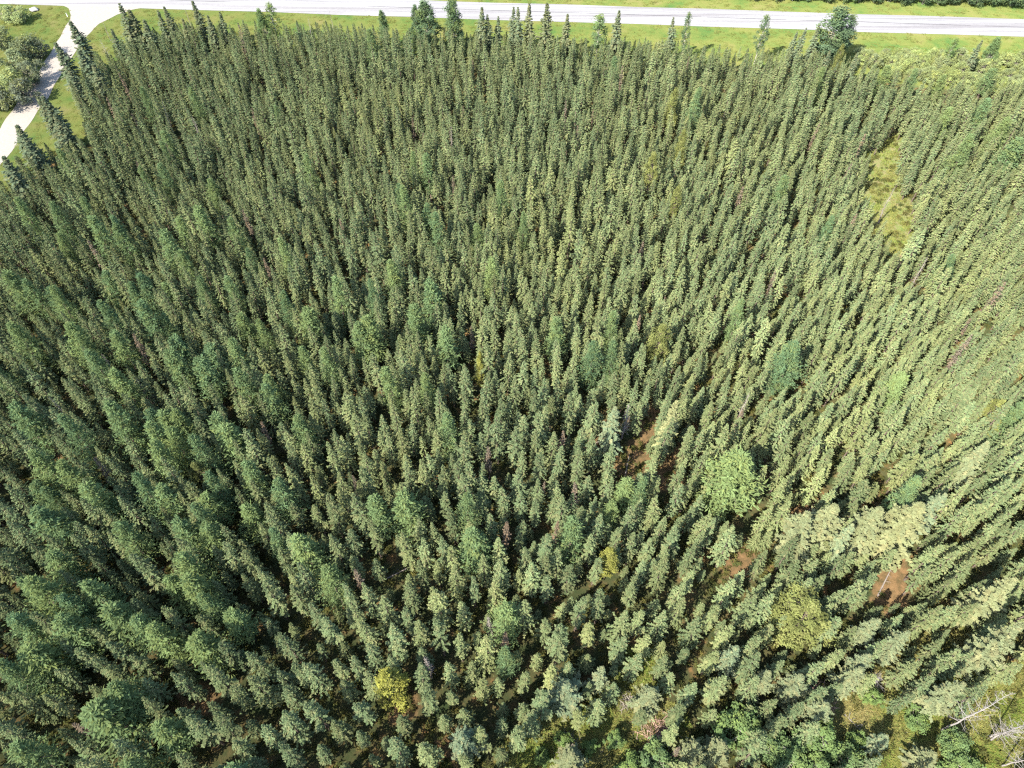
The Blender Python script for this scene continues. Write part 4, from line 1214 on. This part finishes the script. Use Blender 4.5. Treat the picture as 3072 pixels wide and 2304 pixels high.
def brush_heap(px, py, rad, label, mat, n=90):
    p = at(px, py)
    r = np.random.RandomState(int(px * 3 + py))
    q = []
    for i in range(n):
        c = np.append(r.normal(0, rad * .45, 2), r.uniform(.05, .45)); dd = np.append(r.normal(0, 1, 2), r.normal(0, .25)); dd = norm(dd[None])[0] * r.uniform(.4, 1.1) * rad * .6
        q.append(tube([c - dd, c + dd], [.03, .012], 3))
    o = thing('brushwood_heap', quad_mesh('brushwood_heap', np.concatenate(q), M[mat]), label, 'brushwood', 'brushwood heaps')
    o.location = (p[0], p[1], ground_z(p[0], p[1]))


M['red_twig'] = noisy('reddish_twigs', [(.3, (.17, .10, .075)), (.7, (.34, .23, .18))], 2.0)
brush_heap(1965, 2195, 2.2, 'heap of reddish dead brushwood below the low broad spruce', 'red_twig', 140)
brush_heap(1700, 2232, 1.6, 'pale twiggy brushwood in the sunlit clearing', 'grey_wood')
brush_heap(1880, 2110, 1.3, 'small heap of twigs beside the columnar spruce', 'grey_wood', 60)
brush_heap(2460, 2090, 2.0, 'dark brown brushwood heaped on upturned earth', 'red_twig', 110)

bm_pts = norm(np.random.RandomState(2).normal(0, 1, (1, 3)))
import bmesh
bm = bmesh.new()
bmesh.ops.create_icosphere(bm, subdivisions=3, radius=1)
for v_ in bm.verts:
    k = 1 + .18 * math.sin(v_.co.x * 4 + 1) * math.sin(v_.co.y * 5) + .1 * math.sin(v_.co.z * 7 + v_.co.x * 3)
    v_.co *= k
    v_.co.z *= .6
me = bpy.data.meshes.new('boulder'); bm.to_mesh(me); bm.free(); me.materials.append(M['stone'])
bo = thing('boulder', me, 'grey boulder in the grass by the road junction', 'rock')
p = at(103, 30); bo.location = (p[0], p[1], ground_z(p[0], p[1]) + .2); bo.scale = (1.1, .9, .8)

# white marker post by the side road: post with cap and reflector band
p = at(203, 50)
root = bpy.data.objects.new('marker_post', None); root.location = (p[0], p[1], ground_z(p[0], p[1])); col.objects.link(root)
root['label'] = 'small white marker post at the side-road corner'; root['category'] = 'post'
q = tube([[0, 0, -.2], [0, 0, .95], [0, 0, 1.0]], [.09, .085, .05], 8)
o = bpy.data.objects.new('post', quad_mesh('post', q, M['white_paint'])); o.parent = root; col.objects.link(o)
q = tube([[0, 0, .78], [0, 0, .88]], [.095, .095], 8)
o = bpy.data.objects.new('reflector', quad_mesh('reflector', q, M['tar'])); o.parent = root; col.objects.link(o)
# spindly leafless sapling by the junction and two tufted whips on the verge
for px, py, H, lab in [(304, 58, 5.5, 'spindly leafless sapling by the road junction'), (551, 16, 6.5, 'thin whip of a tree with tufted tip on the grass verge'), (989, 34, 6.0, 'thin whip with tufted tip before the highway, near the small bleached tree')]:
    w = at(px, py, H)
    plant('dead_spruce', 1, (w[0], w[1], ground_z(w[0], w[1])), H, .32, lean=(0, 0), label=lab, category='sapling', group='spindly saplings on the verge', name='bare_sapling')
print('OBJECTS', len(bpy.data.objects))
